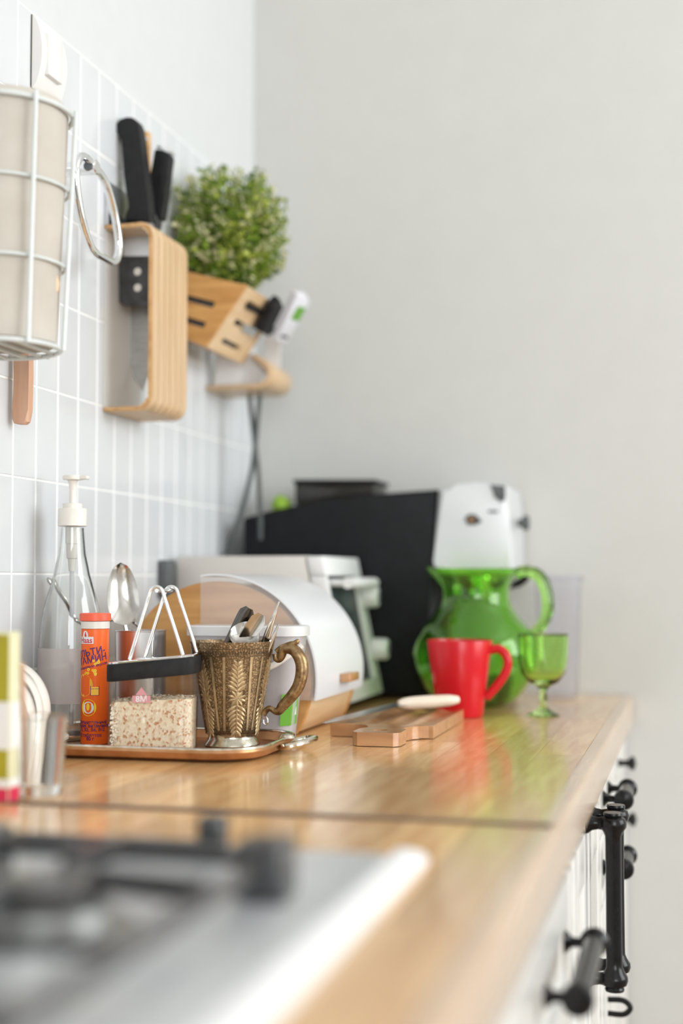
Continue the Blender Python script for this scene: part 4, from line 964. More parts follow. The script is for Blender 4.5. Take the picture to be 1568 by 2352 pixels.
for v in b.verts:                                 # pull the lip into a spout at the far left of the jug
    h_ = v.co.z - CT; f = max(0, (h_ - gzh(1350)) / (ztop - gzh(1350)))
    d_ = Vector((v.co.x - gx_, v.co.y - gy_, 0)); 
    if d_.length > 1e-4:
        ca = max(0, (-d_.normalized().x - 0.55) / 0.45); v.co.x -= 0.010 * f * ca ** 2; v.co.z += 0.003 * f * ca
obj('glass_body', b, 'green_glass', jug)
jp = lambda px, py: aty(px, py, gy_)
b = B(); tube(b, spline([jp(1184, 1318), jp(1205, 1311), jp(1236, 1322), jp(1254, 1355), jp(1258, 1395), jp(1248, 1430), jp(1228, 1452), jp(1214, 1456)], 5), [0.0075] * 8 + [0.0085] * 14 + [0.0075] * 8 + [0.006] * 6, seg=14); obj('handle', b, 'green_glass', jug)

ry = 1.752; rc = aty(1056, 1640, ry); rx = rc.x; mr_ = 1.77 / 3200
t = thing('red_mug', 'red tapered ceramic mug standing in front of the green jug', 'mug', (rx, ry, CT))
H = aty(1056, 1470, ry).z - CT
b = B(); lathe(b, [(0.0005, 0.0006), (50 * mr_, 0.0006), (53 * mr_, 0.003), (75 * mr_, H - 0.001), (74.5 * mr_, H), (70 * mr_, H), (49 * mr_, 0.007), (0.0005, 0.006)], (rx, ry, CT), 48, cap=False)
obj('cup', b, 'red', t)
rp = lambda px, py: aty(px, py, ry)
b = B(); tube(b, spline([rp(1126, 1494), rp(1143, 1490), rp(1160, 1502), rp(1166, 1524), rp(1158, 1550), rp(1138, 1578), rp(1116, 1602)], 5), 0.0056, seg=12); obj('handle', b, 'red', t)

gy2 = 1.792; gx2 = aty(1248, 1638, gy2).x; mg = 1.787 / 3200
t = thing('green_goblet', 'small lime green glass goblet on a stem beside the red mug', 'goblet', (gx2, gy2, CT))
gh2 = lambda py: aty(1248, py, gy2).z - CT
outer = [(0.0005, 0.0006), (36 * mg, 0.0006), (37 * mg, 0.0016), (26 * mg, 0.0045), (13 * mg, 0.009), (8.5 * mg, 0.015), (9.5 * mg, 0.022), (8 * mg, gh2(1586)), (15 * mg, gh2(1577)), (35 * mg, gh2(1566)), (50 * mg, gh2(1546)), (56 * mg, gh2(1520)), (57.5 * mg, gh2(1490)), (58.5 * mg, gh2(1458)), (57.5 * mg, gh2(1456.5))]
inner = [(55.5 * mg, gh2(1459)), (54 * mg, gh2(1500)), (51 * mg, gh2(1528)), (42 * mg, gh2(1550)), (26 * mg, gh2(1563)), (0.0005, gh2(1568))]
b = B(); lathe(b, outer + inner, (gx2, gy2, CT), 48, cap=False); obj('glass', b, 'goblet_glass', t)

# ================================================================ BOARD and BREAD KNIFE
bl, br_, bn, bf, bt = 0.306, 0.421, 1.497, 1.700, 0.0140
bo = thing('bread_board', 'ribbed wooden board with notched handle lying before the bread bin', 'cutting board', ((bl + br_) / 2, 1.56, CT))
b = B(); nx = 64; nyv = 2
def wave(x): return 0.0032 * (0.5 + 0.5 * math.cos((x - bl) / (br_ - bl) * 2 * PI * 4)) - 0.0032
topv = [[b.verts.new((bl + (br_ - bl) * i / nx, y, CT + bt + (wave(bl + (br_ - bl) * i / nx) if y > bn + 0.02 else 0.0))) for i in range(nx + 1)] for y in (bn, bn + 0.012, bn + 0.024, bf)]
botv = [[b.verts.new((bl + (br_ - bl) * i / nx, y, CT + 0.0006)) for i in range(nx + 1)] for y in (bn, bf)]
for a, c_ in zip(topv, topv[1:]):
    for i in range(nx): b.faces.new((a[i], a[i + 1], c_[i + 1], c_[i]))
for i in range(nx):
    b.faces.new((botv[0][i + 1], botv[0][i], botv[1][i], botv[1][i + 1]))
    b.faces.new((botv[0][i], botv[0][i + 1], topv[0][i + 1], topv[0][i])); b.faces.new((botv[1][i + 1], botv[1][i], topv[-1][i], topv[-1][i + 1]))
for i in (0, nx):
    b.faces.new([botv[0][i]] + [r[i] for r in topv] + [botv[1][i]])
obj('ribbed_slab', b, 'board', bo)
hc = 0.3755; hw, hn = 0.0255, 1.414
sec = [(hc - 0.040, bn - 0.0003), (hc - 0.030, bn - 0.004), (hc - 0.021, bn - 0.016), (hc - 0.019, bn - 0.030), (hc - hw, bn - 0.046), (hc - hw, hn + 0.006), (hc - hw + 0.006, hn), (hc + hw - 0.006, hn), (hc + hw, hn + 0.006), (hc + hw, bn - 0.046), (hc + 0.019, bn - 0.030), (hc + 0.022, bn - 0.016), (hc + 0.030, bn - 0.004), (hc + 0.040, bn - 0.0003)]
b = B()
# a handle with a real hole: ring of quads between outline and hole, plus the flare
rim = [Vector((x, y, 0)) for x, y in sec]; hole_c = Vector((hc, 1.440, 0)); nh = 40
def outline_at(a):
    d_ = Vector((math.cos(a), math.sin(a), 0)); best = None
    for p, q in zip(rim, rim[1:] + rim[:1]):
        e = q - p; den = d_.x * e.y - d_.y * e.x
        if abs(den) < 1e-9: continue
        w_ = p - hole_c; tt = (w_.x * e.y - w_.y * e.x) / den; uu = (w_.x * d_.y - w_.y * d_.x) / den
        if tt > 0 and -1e-6 <= uu <= 1 + 1e-6: best = tt if best is None else min(best, tt)
    return hole_c + d_ * (best or 0.02)
out_ = [outline_at(2 * PI * k / nh) for k in range(nh)]; hol = [hole_c + Vector((0.0075 * math.cos(2 * PI * k / nh), 0.0075 * math.sin(2 * PI * k / nh), 0)) for k in range(nh)]
zb0, zt0 = Vector((0, 0, CT + 0.0006)), Vector((0, 0, CT + bt + 0.0006))
vv = [[b.verts.new(p + z) for p in lp] for lp, z in ((hol, zb0), (out_, zb0), (out_, zt0), (hol, zt0))]
for a, c_ in zip(vv, vv[1:] + vv[:1]):
    for i in range(nh): b.faces.new((a[i], a[(i + 1) % nh], c_[(i + 1) % nh], c_[i]))
obj('handle', b, 'board', bo)
# flare between handle and slab, both sides
for sgn in (-1, 1):
    b = B(); pl = [(hc + sgn * 0.0185, bn - 0.031), (hc + sgn * 0.0222, bn - 0.016), (hc + sgn * 0.031, bn - 0.004), (hc + sgn * 0.041, bn - 0.0004), (hc, bn - 0.0004), (hc, bn - 0.020)]
    prism(b, [(x, y, CT + 0.0008) for x, y in pl], (0, 0, bt - 0.0004), 0.0006); obj('shoulder', b, 'board', bo)
k0, k1, k2 = Vector((0.292, 1.470, CT + bt + 0.0042)), Vector((0.372, 1.645, CT + bt + 0.0105)), Vector((0.452, 1.690, CT + bt + 0.0135))
k1 = aty(915, 1617, 1.632); k0 = aty(742, 1661, 1.475); k2 = aty(1052, 1607, 1.672)
kn = thing('bread_knife', 'bread knife with pale wooden handle lying across the board', 'knife', k1)
ax = (k1 - k0).normalized(); sd = Vector((ax.y, -ax.x, 0)).normalized()
b = B(); lp = []
for i in range(9):
    f = i / 8; w = 0.011 * min(1, 0.25 + f * 3); p = k0.lerp(k1 + ax * 0.004, f); lp.append([p - sd * w, p + Vector((0, 0, 0.0010)), p + sd * w, p - Vector((0, 0, 0.0004))])
rings(b, lp, True, True, True); obj('blade', b, 'steel', kn)
b = B(); hx = (k2 - k1); n = 12
lp = []
for i in range(n + 1):
    f = i / n; r = 0.0070 + 0.0009 * math.sin(f * PI * 1.2); r *= 0.62 if f == 0 else (0.55 if f == 1 else (0.9 if i in (1, n - 1) else 1))
    if f == 1: r = 0.0045
    p = k1 + hx * f; s_ = Vector((-hx.y, hx.x, 0)).normalized(); u_ = hx.normalized().cross(s_)
    lp.append([p + s_ * r * 1.15 * math.cos(2 * PI * k / 16) + u_ * r * math.sin(2 * PI * k / 16) for k in range(16)])
rings(b, lp, True, True, True); obj('handle', b, 'knife_wood', kn)

# ================================================================ WALL: switch
sy = atx(72, 110, 0.006).y; sz0, sz1 = CT + 0.706, CT + 0.787
t = thing('wall_switch', 'white rocker switch with bowed frame on the tiles at top left', 'switch', (0.006, sy + 0.04, (sz0 + sz1) / 2))
b = B(); lp = []
for k in range(13):
    f = k / 12; z = sz0 + (sz1 - sz0) * f; lp.append([(0.0062, sy, z), (0.0072 + 0.0105 * math.sin(PI * f) ** 0.7 + 0.001, sy, z), (0.0072 + 0.0105 * math.sin(PI * f) ** 0.7 + 0.001, sy + 0.062, z), (0.0062, sy + 0.062, z)])
rings(b, lp, True, True, True); obj('frame', b, 'white', t)
b = B(); box(b, 0.012, 0.0215, sy + 0.012, sy + 0.046, sz0 + 0.018, sz1 - 0.016, 0.0015); obj('rocker', b, 'white', t)
b = B(); box(b, 0.0058, 0.0066, sy - 0.0006, sy + 0.0626, sz0 - 0.0004, sz1 + 0.0004); obj('painted_shadow_gap', b, 'bronze_dark', t)  # dark slab draws the shade line round the frame as colour

# ================================================================ WALL: wire basket with paper roll
wb = thing('wire_basket', 'white wire basket on the wall holding a cream paper roll', 'basket', (0.006, 1.14, CT + 0.39))
by_ = 1.156; zt_, zb_ = CT + 0.603, CT + 0.385
def brad(z): return 0.0575 + (0.0665 - 0.0575) * (z - zb_) / (zt_ - zb_)
def bcx(z): return 0.0785
def bring(z, o_=0.0, n=40): 
    r = brad(z) + o_; return [(bcx(z) + r * math.cos(2 * PI * k / n), by_ + r * math.sin(2 * PI * k / n), z) for k in range(n)]
for z in (zb_, CT + 0.461, CT + 0.532, zt_):
    b = B(); tube(b, bring(z), 0.0016 if z not in (zt_, zb_) else 0.0024, True, 8); obj('hoop', b, 'wire_white', wb)
for k in range(7):
    a = -0.62 + 2 * PI * k / 7
    b = B(); tube(b, [(bcx(z) + (brad(z) + 0.0035) * math.cos(a), by_ + (brad(z) + 0.0035) * math.sin(a), z) for z in (zb_ - 0.002, zt_ + 0.004)], 0.0022, seg=8); obj('upright_wire', b, 'wire_white', wb)
b = B(); r = brad(zb_)
for k in range(-3, 4):
    o_ = k * 0.018; ln = math.sqrt(max(r * r - o_ * o_, 0)); tube(b, [(bcx(zb_) + o_, by_ - ln, zb_), (bcx(zb_) + o_, by_ + ln, zb_)], 0.0018, seg=6)
obj('floor_wires', b, 'wire_white', wb)
b = B(); box(b, 0.0058, 0.0125, by_ - 0.03, by_ + 0.03, zt_ - 0.02, zt_ + 0.0005, 0.002); obj('wall_plate', b, 'wire_white', wb)
pr_ = thing('paper_roll', 'cream roll with rounded top standing inside the wire basket', 'paper roll', (bcx(zb_), by_, zb_ + 0.003))
b = B(); n = 48; lp = []
for z, dr in ((zb_ + 0.0028, -0.009), (zb_ + 0.004, -0.0035), (CT + 0.46, -0.0035), (CT + 0.54, -0.0035), (zt_ + 0.004, -0.0035), (zt_ + 0.009, -0.005), (zt_ + 0.011, -0.011), (zt_ + 0.011, -0.045), (zb_ + 0.004, -0.040)):
    r = brad(min(z, zt_)) + dr
    lp.append([(bcx(min(z, zt_)) + (r + 0.0012 * math.sin(5 * 2 * PI * k / n + z * 40)) * math.cos(2 * PI * k / n), by_ + (r + 0.0012 * math.sin(5 * 2 * PI * k / n + z * 40)) * math.sin(2 * PI * k / n), z) for k in range(n)])
rings(b, lp, True, True, True); obj('roll', b, 'bag', pr_)
b = B(); kc = aty(122, 650, by_ + 0.01); lathe(b, [(0.0005, -0.012), (0.005, -0.008), (0.0062, 0), (0.004, 0.008), (0.0005, 0.013)], kc, 14); obj('tied_knot', b, 'beech', pr_)
# wooden utensil standing behind the roll, and the one hanging below
b = B(); tpx = aty(-14, 150, 1.20); tube(b, [tpx + Vector((0.0, 0, -0.03)), tpx + Vector((0.0, 0, -0.004)), tpx], [0.0075, 0.0085, 0.005], seg=12)
b.free()
wu = thing('wooden_spatula', 'reddish wooden spatula handle hanging below the wire basket', 'spatula', (0.03, 1.31, CT + 0.34))
sy_ = 1.316
s1 = [aty(x, y, sy_) for x, y in ((31, 700), (30, 800), (31, 860), (30, 905), (27, 940), (26, 962), (30, 972), (38, 974), (54, 974), (61, 968), (64, 940), (65, 905), (66, 860), (66, 800), (66, 700))]
b = B(); prism(b, s1, (0, 0.011, 0), 0.0022); obj('handle', b, 'beech_red', wu)
z9 = aty(55, 700, sy_).z; xx_ = aty(55, 700, sy_).x
b = B(); prism(b, [(xx_ - 0.008, sy_ + 0.003, z9 + 0.0003), (xx_ + 0.008, sy_ + 0.003, z9 + 0.0003), (xx_ + 0.022, sy_ + 0.003, z9 + 0.05), (xx_ + 0.020, sy_ + 0.003, z9 + 0.10), (xx_ - 0.020, sy_ + 0.003, z9 + 0.10), (xx_ - 0.022, sy_ + 0.003, z9 + 0.05)], (0, 0.005, 0), 0.001); obj('blade', b, 'beech', wu)
b = B(); tube(b, spline([(0.0056, sy_ + 0.012, z9 + 0.055), (xx_ - 0.004, sy_ + 0.0128, z9 + 0.055), (xx_ + 0.004, sy_ + 0.0128, z9 + 0.062)], 5), 0.0022, seg=8)
top('wall_hook', b, 'chrome', (0.006, sy_ + 0.012, z9 + 0.055), 'small chrome wall hook holding the wooden spatula', 'hook')
b = B(); box(b, 0, 0, 0, 0, 0, 0); b.free()

# ================================================================ WALL: chrome towel ring
rg = thing('towel_ring', 'chrome towel ring on the tiles in front of the knife rack', 'towel ring', (0.006, 1.44, CT + 0.6))
RXp = 0.055
ring_px = [(192, 359), (178, 368), (174, 400), (178, 450), (188, 505), (202, 552), (215, 577), (238, 592), (260, 602), (270, 590), (273, 560), (268, 520), (258, 470), (244, 425), (230, 400), (213, 381)]
pts = [atx(x, y, RXp) for x, y in ring_px]
b = B(); tube(b, spline(pts, 5, True), 0.0047, True, 14); obj('ring', b, 'chrome', rg)
pc = atx(212, 385, RXp)
b = B(); lathe(b, [(0.0130, 0), (0.0130, 0.003), (0.0085, 0.006), (0.0080, pc.x - 0.012), (0.0085, pc.x - 0.010), (0.0085, pc.x - 0.0005), (0.007, pc.x + 0.001), (0.0005, pc.x + 0.001)], (0.0056, pc.y, pc.z), 26, RX90); obj('bracket', b, 'chrome', rg)
b = B(); lathe(b, [(0.0050, -0.0016), (0.0060, 0), (0.0050, 0.0016)], pc + Vector((-0.001, -0.0080, 0)), 18, RY90); obj('collar', b, 'adapter', rg)

# ================================================================ WALL: knife rack with knives
KY0, KY1 = 1.556, 1.672
pk = lambda px, py, y=KY0: aty(px, py, y)
kx0 = 0.0064; kx1 = pk(352, 700).x; kzt = pk(300, 511).z; kzb = pk(300, 944).z
rk = thing('knife_rack', 'bent plywood knife rack with grooved front mounted on the tiles', 'knife rack', (0.0064, (KY0 + KY1) / 2, kzb))
def rack_loop(x0, x1, z0, z1, rad, th, y):
    """open loop: back edge at the wall, rounded front"""
    n = 7
    def path(i):
        p = [(x0, z1 - i)]
        for k in range(n + 1): a = PI / 2 - PI / 2 * k / n; p.append((x1 - rad + (rad - i) * math.cos(a), z1 - rad + (rad - i) * math.sin(a)))
        for k in range(n + 1): a = -PI / 2 * k / n; p.append((x1 - rad + (rad - i) * math.cos(a), z0 + rad + (rad - i) * math.sin(a)))
        p.append((x0, z0 + i)); return p
    o_, i_ = path(0), path(th); return [(x, y, z) for x, z in o_] + [(x, y, z) for x, z in i_[::-1]]
ns = 6; sw = (KY1 - KY0) / ns
for i in range(ns):
    b = B(); prism(b, rack_loop(kx0, kx1, kzb, kzt, 0.016, 0.0062, KY0 + sw * i + 0.0006), (0, sw - 0.0012, 0), 0.0028, 2); obj('ply_strip', b, 'ply' if i else 'ply', rk)
b = B(); prism(b, rack_loop(kx0, kx1 - 0.0022, kzb + 0.0012, kzt - 0.0012, 0.016, 0.0040, KY0 - 0.0004), (0, 0.0010, 0)); obj('edge_veneer', b, 'ply_edge', rk)
b = B(); box(b, 0.0058, 0.0112, KY0 - 0.001, KY1 + 0.001, kzt - 0.001, pk(226, 418).z, 0.0008); obj('back_plate', b, 'steel_soft', rk)
b = B(); box(b, 0.0114, 0.020, KY0 + 0.001, KY1 - 0.001, kzt + 0.0003, kzt + 0.013, 0.001); obj('slot_bar', b, 'blackplast', rk)
b = B(); box(b, 0.0056, 0.0062, KY0 + 0.002, KY1 - 0.002, kzb + 0.002, kzt - 0.002); obj('back_panel', b, 'white', rk)
ky = 1.590
K = lambda pts, y: [aty(px, py, y) for px, py in pts]
kf = thing('butcher_knife', 'tall black-handled knife with hooked pommel standing in the rack', 'knife', aty(310, 520, ky))
b = B(); prism(b, K([(263, 298), (265, 284), (275, 273), (290, 268), (303, 269), (313, 276), (318, 288), (322, 320), (329, 376), (338, 446), (345, 507), (285, 507), (287, 494), (298, 476), (297, 462), (288, 430), (284, 400), (281, 350), (282, 322), (275, 306), (268, 303)], ky), (0, 0.021, 0), 0.0020, 3); obj('handle', b, 'blackplast', kf)
b = B(); prism(b, K([(286, 508), (350, 508), (351, 590), (283, 590)], ky + 0.009), (0, 0.0022, 0)); obj('blade', b, 'steel_soft', kf)
b = B(); prism(b, K([(272, 588), (351, 588), (351, 704), (284, 702), (274, 694)], ky + 0.005), (0, 0.0042, 0), 0.0008); gd = obj('blade_guard', b, 'sheath', kf)
for py in (624, 661):
    b = B(); lathe(b, [(0.0005, -0.0012), (0.0047, -0.0008), (0.0050, 0)], aty(316, py, ky + 0.0048), 20, RY90); obj('rivet', b, 'white_warm', gd)
k2y = 1.632
kf = thing('chef_knife', 'black-handled chef knife with steel pommel, blade hanging inside the rack', 'knife', aty(360, 520, k2y))
b = B(); prism(b, K([(353, 345), (358, 341), (372, 343), (388, 352), (391, 360), (384, 400), (378, 450), (372, 500), (361, 506), (352, 480), (345, 440), (345, 400)], k2y), (0, 0.017, 0), 0.003, 3); h_ = obj('handle', b, 'blackplast', kf)
b = B(); prism(b, K([(357, 338), (361, 333), (376, 336), (392, 345), (393, 352), (390, 351), (374, 342)], k2y - 0.0005), (0, 0.018, 0), 0.0008); obj('pommel_cap', b, 'chrome', h_)
b = B(); prism(b, K([(346, 450), (352, 482), (360, 507), (371, 507), (371, 520), (352, 520)], k2y + 0.0055), (0, 0.004, 0)); obj('bolster', b, 'steel_soft', h_)
b = B(); prism(b, K([(352, 521), (371, 521), (352, 560), (351, 700), (345, 790), (349, 830), (338, 865), (327, 898), (306, 865), (292, 794), (287, 705), (300, 560)], k2y + 0.006), (0, 0.0020, 0)); obj('blade', b, 'blade', kf)
kf = thing('paring_knife', 'small black knife handle close to the wall beside the ring', 'knife', aty(270, 515, 1.62))
b = B(); prism(b, K([(256, 418), (262, 414), (276, 430), (283, 446), (285, 506), (262, 506), (258, 460)], 1.618), (0, 0.014, 0), 0.0025); obj('handle', b, 'blackplast', kf)
b = B(); prism(b, K([(264, 506.5), (283, 506.5), (283, 640), (272, 690), (264, 640)], 1.624), (0, 0.0016, 0)); obj('blade', b, 'blade', kf)
kf = thing('steak_knife', 'slim wooden-handled knife between the two tall black knives', 'knife', aty(335, 515, 1.655))
b = B(); prism(b, K([(327, 304), (330, 300), (339, 301), (341, 306), (341, 504), (330, 504)], 1.655), (0, 0.010, 0), 0.0015); h_ = obj('handle', b, 'ply_edge', kf)
b = B(); lathe(b, [(0.0005, -0.001), (0.0028, -0.0006), (0.003, 0)], aty(335, 320, 1.6548), 14, RY90); obj('rivet', b, 'chrome', h_)
b = B(); prism(b, K([(330, 504.5), (341, 504.5), (341, 620), (335, 650), (330, 620)], 1.659), (0, 0.0016, 0)); obj('blade', b, 'blade', kf)

# ================================================================ WALL: tilted planter box with plant
PY0, PY1 = 1.752, 1.905
A_, B_, C_, D_ = aty(566, 655, PY0), aty(472, 796, PY0), aty(405, 770, PY0), aty(404, 618, PY0)     # front-top, front-bottom, back-bottom, back-top
C_.x = max(C_.x, 0.0085); D_.x = max(D_.x, 0.0085)
px_ = thing('planter_box', 'tilted slotted bamboo box on the wall holding a leafy green plant', 'planter', (0.02, (PY0 + PY1) / 2, B_.z))
tw = 0.007
def quad_slab(bm, p, q, y0, y1, th_dir):
    prism(bm, [p, q, q + th_dir, p + th_dir], (0, y1 - y0, 0), 0.0008)
nin = Vector((-(A_ - B_).z, 0, (A_ - B_).x)).normalized() * tw
if nin.x > 0: nin = -nin
# near and far end boards with slots: built from rails and stiles around the openings
def lerp2(u, v, y):                                # u along back->front, v bottom->top
    p = C_.lerp(B_, u).lerp(D_.lerp(A_, u), v); return Vector((p.x, y, p.z))
def patch(bm, u0, u1, v0, v1, y, dy): prism(bm, [lerp2(u0, v0, y), lerp2(u1, v0, y), lerp2(u1, v1, y), lerp2(u0, v1, y)], (0, dy, 0))
vs_ = [0, 0.24, 0.33, 0.56, 0.655, 1.0]
for y in (PY0, PY1 - tw):
    b = B()
    for i in range(5):
        if i % 2 == 0: patch(b, 0, 1, vs_[i], vs_[i + 1], y, tw)
        else: patch(b, 0, 0.12, vs_[i], vs_[i + 1], y, tw); patch(b, 0.70, 1, vs_[i], vs_[i + 1], y, tw)
    obj('end_board', b, 'bamboo', px_)
# front board with slots
def fpt(w, v, o_=0): p = B_.lerp(A_, v); return Vector((p.x, PY0 + tw + 0.0003 + (PY1 - PY0 - 2 * tw - 0.0006) * w, p.z)) + nin * o_
def fpatch(bm, w0, w1, v0, v1):
    q = [fpt(w0, v0), fpt(w1, v0), fpt(w1, v1), fpt(w0, v1)]; r = [p + nin for p in q]
    vv = [bm.verts.new(p) for p in q + r]
    for f in ((0, 1, 2, 3), (7, 6, 5, 4), (0, 4, 5, 1), (1, 5, 6, 2), (2, 6, 7, 3), (3, 7, 4, 0)): bm.faces.new([vv[i] for i in f])
b = B(); fv = [0, 0.14, 0.22, 0.45, 0.54, 0.76, 0.85, 1.0]
for i in range(7):
    if i % 2 == 0: fpatch(b, 0, 1, fv[i], fv[i + 1])
    else: fpatch(b, 0, 0.22, fv[i], fv[i + 1]); fpatch(b, 0.78, 1, fv[i], fv[i + 1])
obj('front_board', b, 'bamboo_pale_lit', px_)  # paler bamboo paints this as the lit face; end boards take the darker
b = B(); prism(b, [lerp2(0.02, 0.0, PY0 + tw), lerp2(0.93, 0.0, PY0 + tw), lerp2(0.93, 0.05, PY0 + tw), lerp2(0.02, 0.05, PY0 + tw)], (0, PY1 - PY0 - 2 * tw, 0)); obj('floor_board', b, 'bamboo', px_)
b = B(); prism(b, [lerp2(0.0, 0.05, PY0 + tw), lerp2(0.06, 0.05, PY0 + tw), lerp2(0.06, 1.0, PY0 + tw), lerp2(0.0, 1.0, PY0 + tw)], (0, PY1 - PY0 - 2 * tw, 0)); obj('back_board', b, 'bamboo', px_)
b = B(); prism(b, [lerp2(0.12, 0.10, PY0 + tw + .004), lerp2(0.86, 0.10, PY0 + tw + .004), lerp2(0.86, 0.80, PY0 + tw + .004), lerp2(0.12, 0.80, PY0 + tw + .004)], (0, PY1 - PY0 - 2 * tw - .008, 0), 0.004); obj('liner', b, 'adapter', px_)
# plant
pc = aty(522, 530, 1.83)
pbase = lerp2(0.5, 0.80, 1.83)
pl = thing('leafy_plant', 'bushy small-leaved green plant growing from the tilted bamboo box', 'plant', pbase)
bs = B(); bl_ = B(); rr = random.Random(11)
RXY, RZ = 0.088, 0.090
def leaf(p, d, n_, ln, wd, mi):
    s_ = d.cross(n_).normalized() * wd; m_ = p + d * ln * 0.5
    vs = [bl_.verts.new(q) for q in (p, m_ + s_ + n_ * wd * .25, p + d * ln, m_ - s_ + n_ * wd * .25)]
    f = bl_.faces.new((vs[0], vs[1], vs[2])); f.material_index = mi; f = bl_.faces.new((vs[0], vs[2], vs[3])); f.material_index = mi
for k in range(480):
    while True:
        u = Vector((rr.gauss(0, 1), rr.gauss(0, 1), rr.gauss(0, 1)))
        if u.length > 0.2: break
    u.normalize()
    tip = pc + Vector((u.x * RXY, u.y * RXY, u.z * RZ)) * rr.uniform(0.72, 1.08)
    if tip.x < 0.012: tip.x = 0.012 + rr.random() * 0.006
    root_ = pbase + Vector((rr.uniform(-.018, .018), rr.uniform(-.045, .045), rr.uniform(0, .006)))
    mid_ = root_.lerp(tip, 0.55) + Vector((rr.uniform(-.012, .012), rr.uniform(-.012, .012), 0.012))
    path = [root_ * (1 - t_) ** 2 + mid_ * 2 * t_ * (1 - t_) + tip * t_ * t_ for t_ in [i / 7 for i in range(8)]]
    tube(bs, path, [0.0011] * 4 + [0.0008] * 4, seg=4, caps=False)
    mi0 = rr.choices((0, 1, 2), (0.45, 0.33, 0.22))[0]; blossom = rr.random() < 0.42
    for i in range(3, 8):
        d0 = (path[i] - path[i - 1]).normalized()
        for q in range(4):
            a = rr.uniform(0, 2 * PI); o1 = d0.orthogonal().normalized(); o2 = d0.cross(o1)
            d = (d0 * 0.55 + (o1 * math.cos(a) + o2 * math.sin(a))).normalized(); nn = d.orthogonal().normalized()
            mi = 3 if (blossom and i >= 6 and rr.random() < 0.7) else (mi0 if rr.random() < 0.7 else rr.choice((0, 1, 2)))
            p = path[i - 1].lerp(path[i], rr.random())
            if p.x > 0.008: leaf(p, d, nn, rr.uniform(0.0075, 0.013), rr.uniform(0.0022, 0.0038), mi)
for v in bl_.verts: v.co.x = max(v.co.x, 0.0068)
st_ = obj('stems', bs, 'stem', pl); st_['kind'] = 'stuff'
fo_ = obj('foliage', bl_, ['leaf_a', 'leaf_b', 'leaf_c', 'leaf_d'], pl, fix=False, smooth=False); fo_['kind'] = 'stuff'
# things slotted into the front board
fn = -nin.normalized(); fu = (A_ - B_).normalized(); fyv = Vector((0, 1, 0))
def on_front(px, py, o_=0.0):                      # point on the plane of the front board
    r_ = _ray(px, py); t_ = (A_ - CAM).dot(fn) / r_.dot(fn); return CAM + r_ * t_ + fn * o_
sc_ = thing('kitchen_scissors', 'black scissor handle stuck in the slots of the tilted box', 'scissors', on_front(590, 745, 0.008))
b = B(); prism(b, [on_front(*q, 0.004) for q in ((576, 748), (596, 759), (630, 690), (622, 672), (606, 690))], fn * 0.014, 0.003); obj('grip', b, 'blackplast', sc_)
b = B(); prism(b, [on_front(*q, 0.0015) for q in ((566, 692), (586, 702), (604, 712), (600, 726), (584, 716), (562, 706))], fn * 0.003, 0.0006); obj('tab', b, 'blackplast', sc_)
b = B(); prism(b, [on_front(*q, -0.02) for q in ((560, 742), (588, 756), (580, 772), (552, 758))], fn * 0.0225); obj('blade', b, 'steel_soft', sc_)
wp = thing('label_packet', 'white packet with a green panel beside the scissors in the box', 'packet', on_front(615, 760, 0.004))
b = B(); prism(b, [on_front(*q, 0.018) for q in ((598, 757), (622, 764), (676, 668), (668, 652), (646, 650))], fn * 0.012, 0.003); pk_ = obj('pouch', b, 'packet', wp)
b = B(); prism(b, [on_front(*q, 0.0303) for q in ((630, 706), (648, 712), (664, 682), (646, 677))], fn * 0.0006); obj('green_panel', b, 'ink_green', pk_)
b = B(); prism(b, [on_front(*q, 0.0303) for q in ((606, 748), (622, 752), (624, 746), (609, 742))], fn * 0.0006); obj('small_lettering', b, 'ink_dark', pk_)
b = B(); prism(b, [on_front(*q, 0.0005) for q in ((600, 752), (614, 758), (620, 744), (606, 738))], fn * 0.0172); obj('clip', b, 'blackplast', wp)

# ================================================================ WALL: bent-ply shelf with papers and cables
SY0, SY1 = 1.918, 2.020
s0 = lambda px, py: aty(px, py, SY0)
q = s0(625, 890); shx1, shz0 = q.x, s0(540, 893).z
shf = thing('ply_shelf', 'bent plywood wall shelf with rolled front edge below the planter box', 'shelf', (0.0064, (SY0 + SY1) / 2, shz0))
th_ = 0.0065; rad = 0.020
def lip(i):
    p = [(0.0064, shz0 + i)]
    for k in range(10): a = -PI / 2 + (PI * 0.80) * k / 9; p.append((shx1 - rad + (rad - i) * math.cos(a), shz0 + rad + (rad - i) * math.sin(a)))
    a = -PI / 2 + PI * 0.80; d = Vector((-math.sin(a), math.cos(a))); l = Vector(p[-1]) + d * 0.026; p.append((l.x, l.y)); return p
o_, i_ = lip(0), lip(th_)
b = B(); prism(b, [(x, SY0, z) for x, z in o_] + [(x, SY0, z) for x, z in i_[::-1]], (0, SY1 - SY0, 0), 0.001); obj('bent_board', b, 'ply', shf)
b = B(); box(b, 0.0058, 0.0100, SY0 + 0.005, SY1 - 0.005, shz0 + th_ + 0.0005, shz0 + 0.060, 0.001); obj('wall_plate', b, 'steel_soft', shf)
t = thing('paper_stack', 'loose white papers resting on the bent plywood shelf', 'papers', (0.05, SY0 + 0.05, shz0 + th_))
for i in range(4):
    b = B(); xx = 0.016 + 0.009 * i; prism(b, [(xx, SY0 + 0.010 + 0.004 * i, shz0 + th_ + 0.0004), (xx + 0.030, SY0 + 0.010 + 0.004 * i, shz0 + th_ + 0.0004), (xx + 0.034, SY0 + 0.010 + 0.004 * i, shz0 + 0.058 - 0.004 * i), (xx + 0.004, SY0 + 0.010 + 0.004 * i, shz0 + 0.060 - 0.004 * i)], (0.012, 0.0016, 0)); obj('sheet', b, 'paper', t)
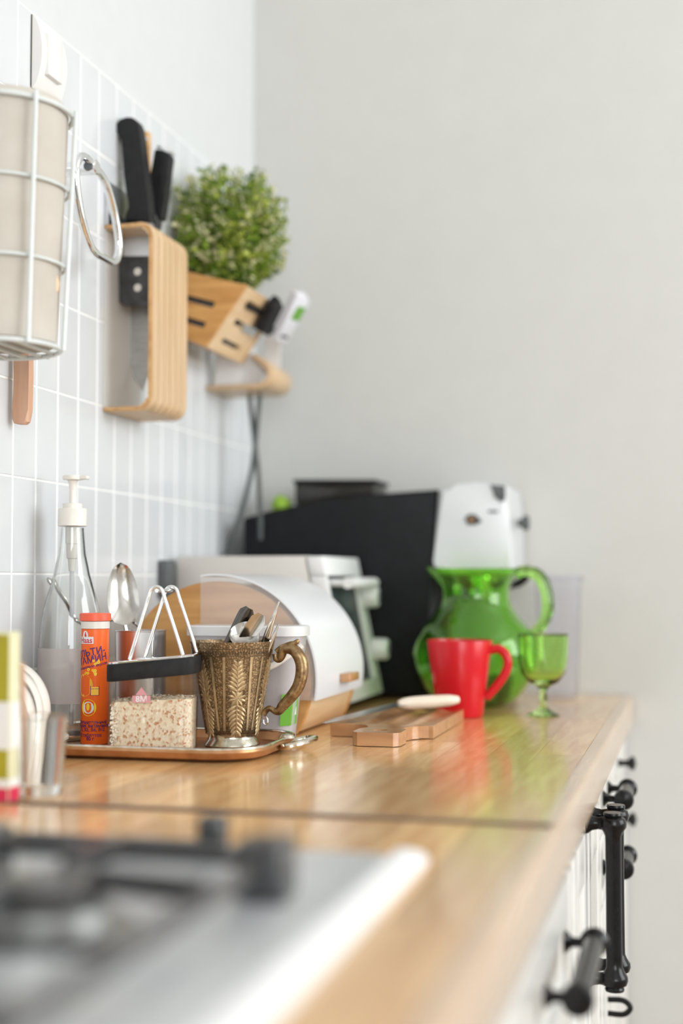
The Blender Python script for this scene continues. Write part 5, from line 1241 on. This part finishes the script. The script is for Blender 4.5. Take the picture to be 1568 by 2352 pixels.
t = thing('white_booklet', 'upright white booklet standing at the front of the plywood shelf', 'booklet', (0.09, SY1 - 0.02, shz0 + th_))
b = B(); P1 = lambda px, py: aty(px, py, SY1 - 0.030); prism(b, [P1(604, 858), P1(640, 858), P1(647, 735), P1(611, 735)], (0, 0.003, 0)); obj('cover', b, 'paper', t)
b = B(); prism(b, [P1(602, 858) + Vector((0, 0.0033, 0)), P1(638, 858) + Vector((0, 0.0033, 0)), P1(645, 733) + Vector((0, 0.0033, 0)), P1(609, 733) + Vector((0, 0.0033, 0))], (0, 0.003, 0)); obj('pages', b, 'paper', t)
# cables
cyv = SY0 + 0.06
Cc = lambda px, py, dy=0: aty(px, py, cyv + dy)
for lab, pts_, r_ in (('dark cable hanging from the shelf and slanting left behind the oven', ((596, 897), (592, 950), (587, 1010), (578, 1080), (556, 1170), (532, 1235), (515, 1275), (505, 1330)), 0.0038),
                      ('dark cable hanging straight from the shelf down behind the coffee machine', ((573, 897), (577, 950), (585, 1015), (592, 1080), (596, 1150), (598, 1195), (598, 1240)), 0.0038)):
    b = B(); pp = [Cc(*q, 0.010 * k_) for q in pts_ for k_ in [0 if 'left' in lab else 1]]
    pp[0].z = shz0 - 0.0010
    tube(b, spline(pp, 5), r_, seg=10); top('power_cable', b, 'cable', pp[0], lab, 'cable', 'cables below the shelf')
# dark plug against the tiles behind the oven
py_ = 1.735; p0, p1 = aty(377, 1372, py_), aty(400, 1286, py_)
t = thing('power_adapter', 'dark grey power adapter plugged in low on the tiles behind the bread bin', 'adapter', (0.006, py_, p0.z))
b = B(); box(b, 0.0058, 0.021, py_, py_ + 0.03, p0.z, p1.z, 0.003); obj('case', b, 'adapter', t)
b = B(); tube(b, spline([(0.018, py_ + 0.015, p0.z + 0.001), (0.018, py_ + 0.016, p0.z - 0.04), (0.016, py_ + 0.017, CT + 0.03), (0.014, py_ + 0.02, CT + 0.004)], 5), 0.0022, seg=8); obj('lead', b, 'adapter', t)

bpy.context.view_layer.update()
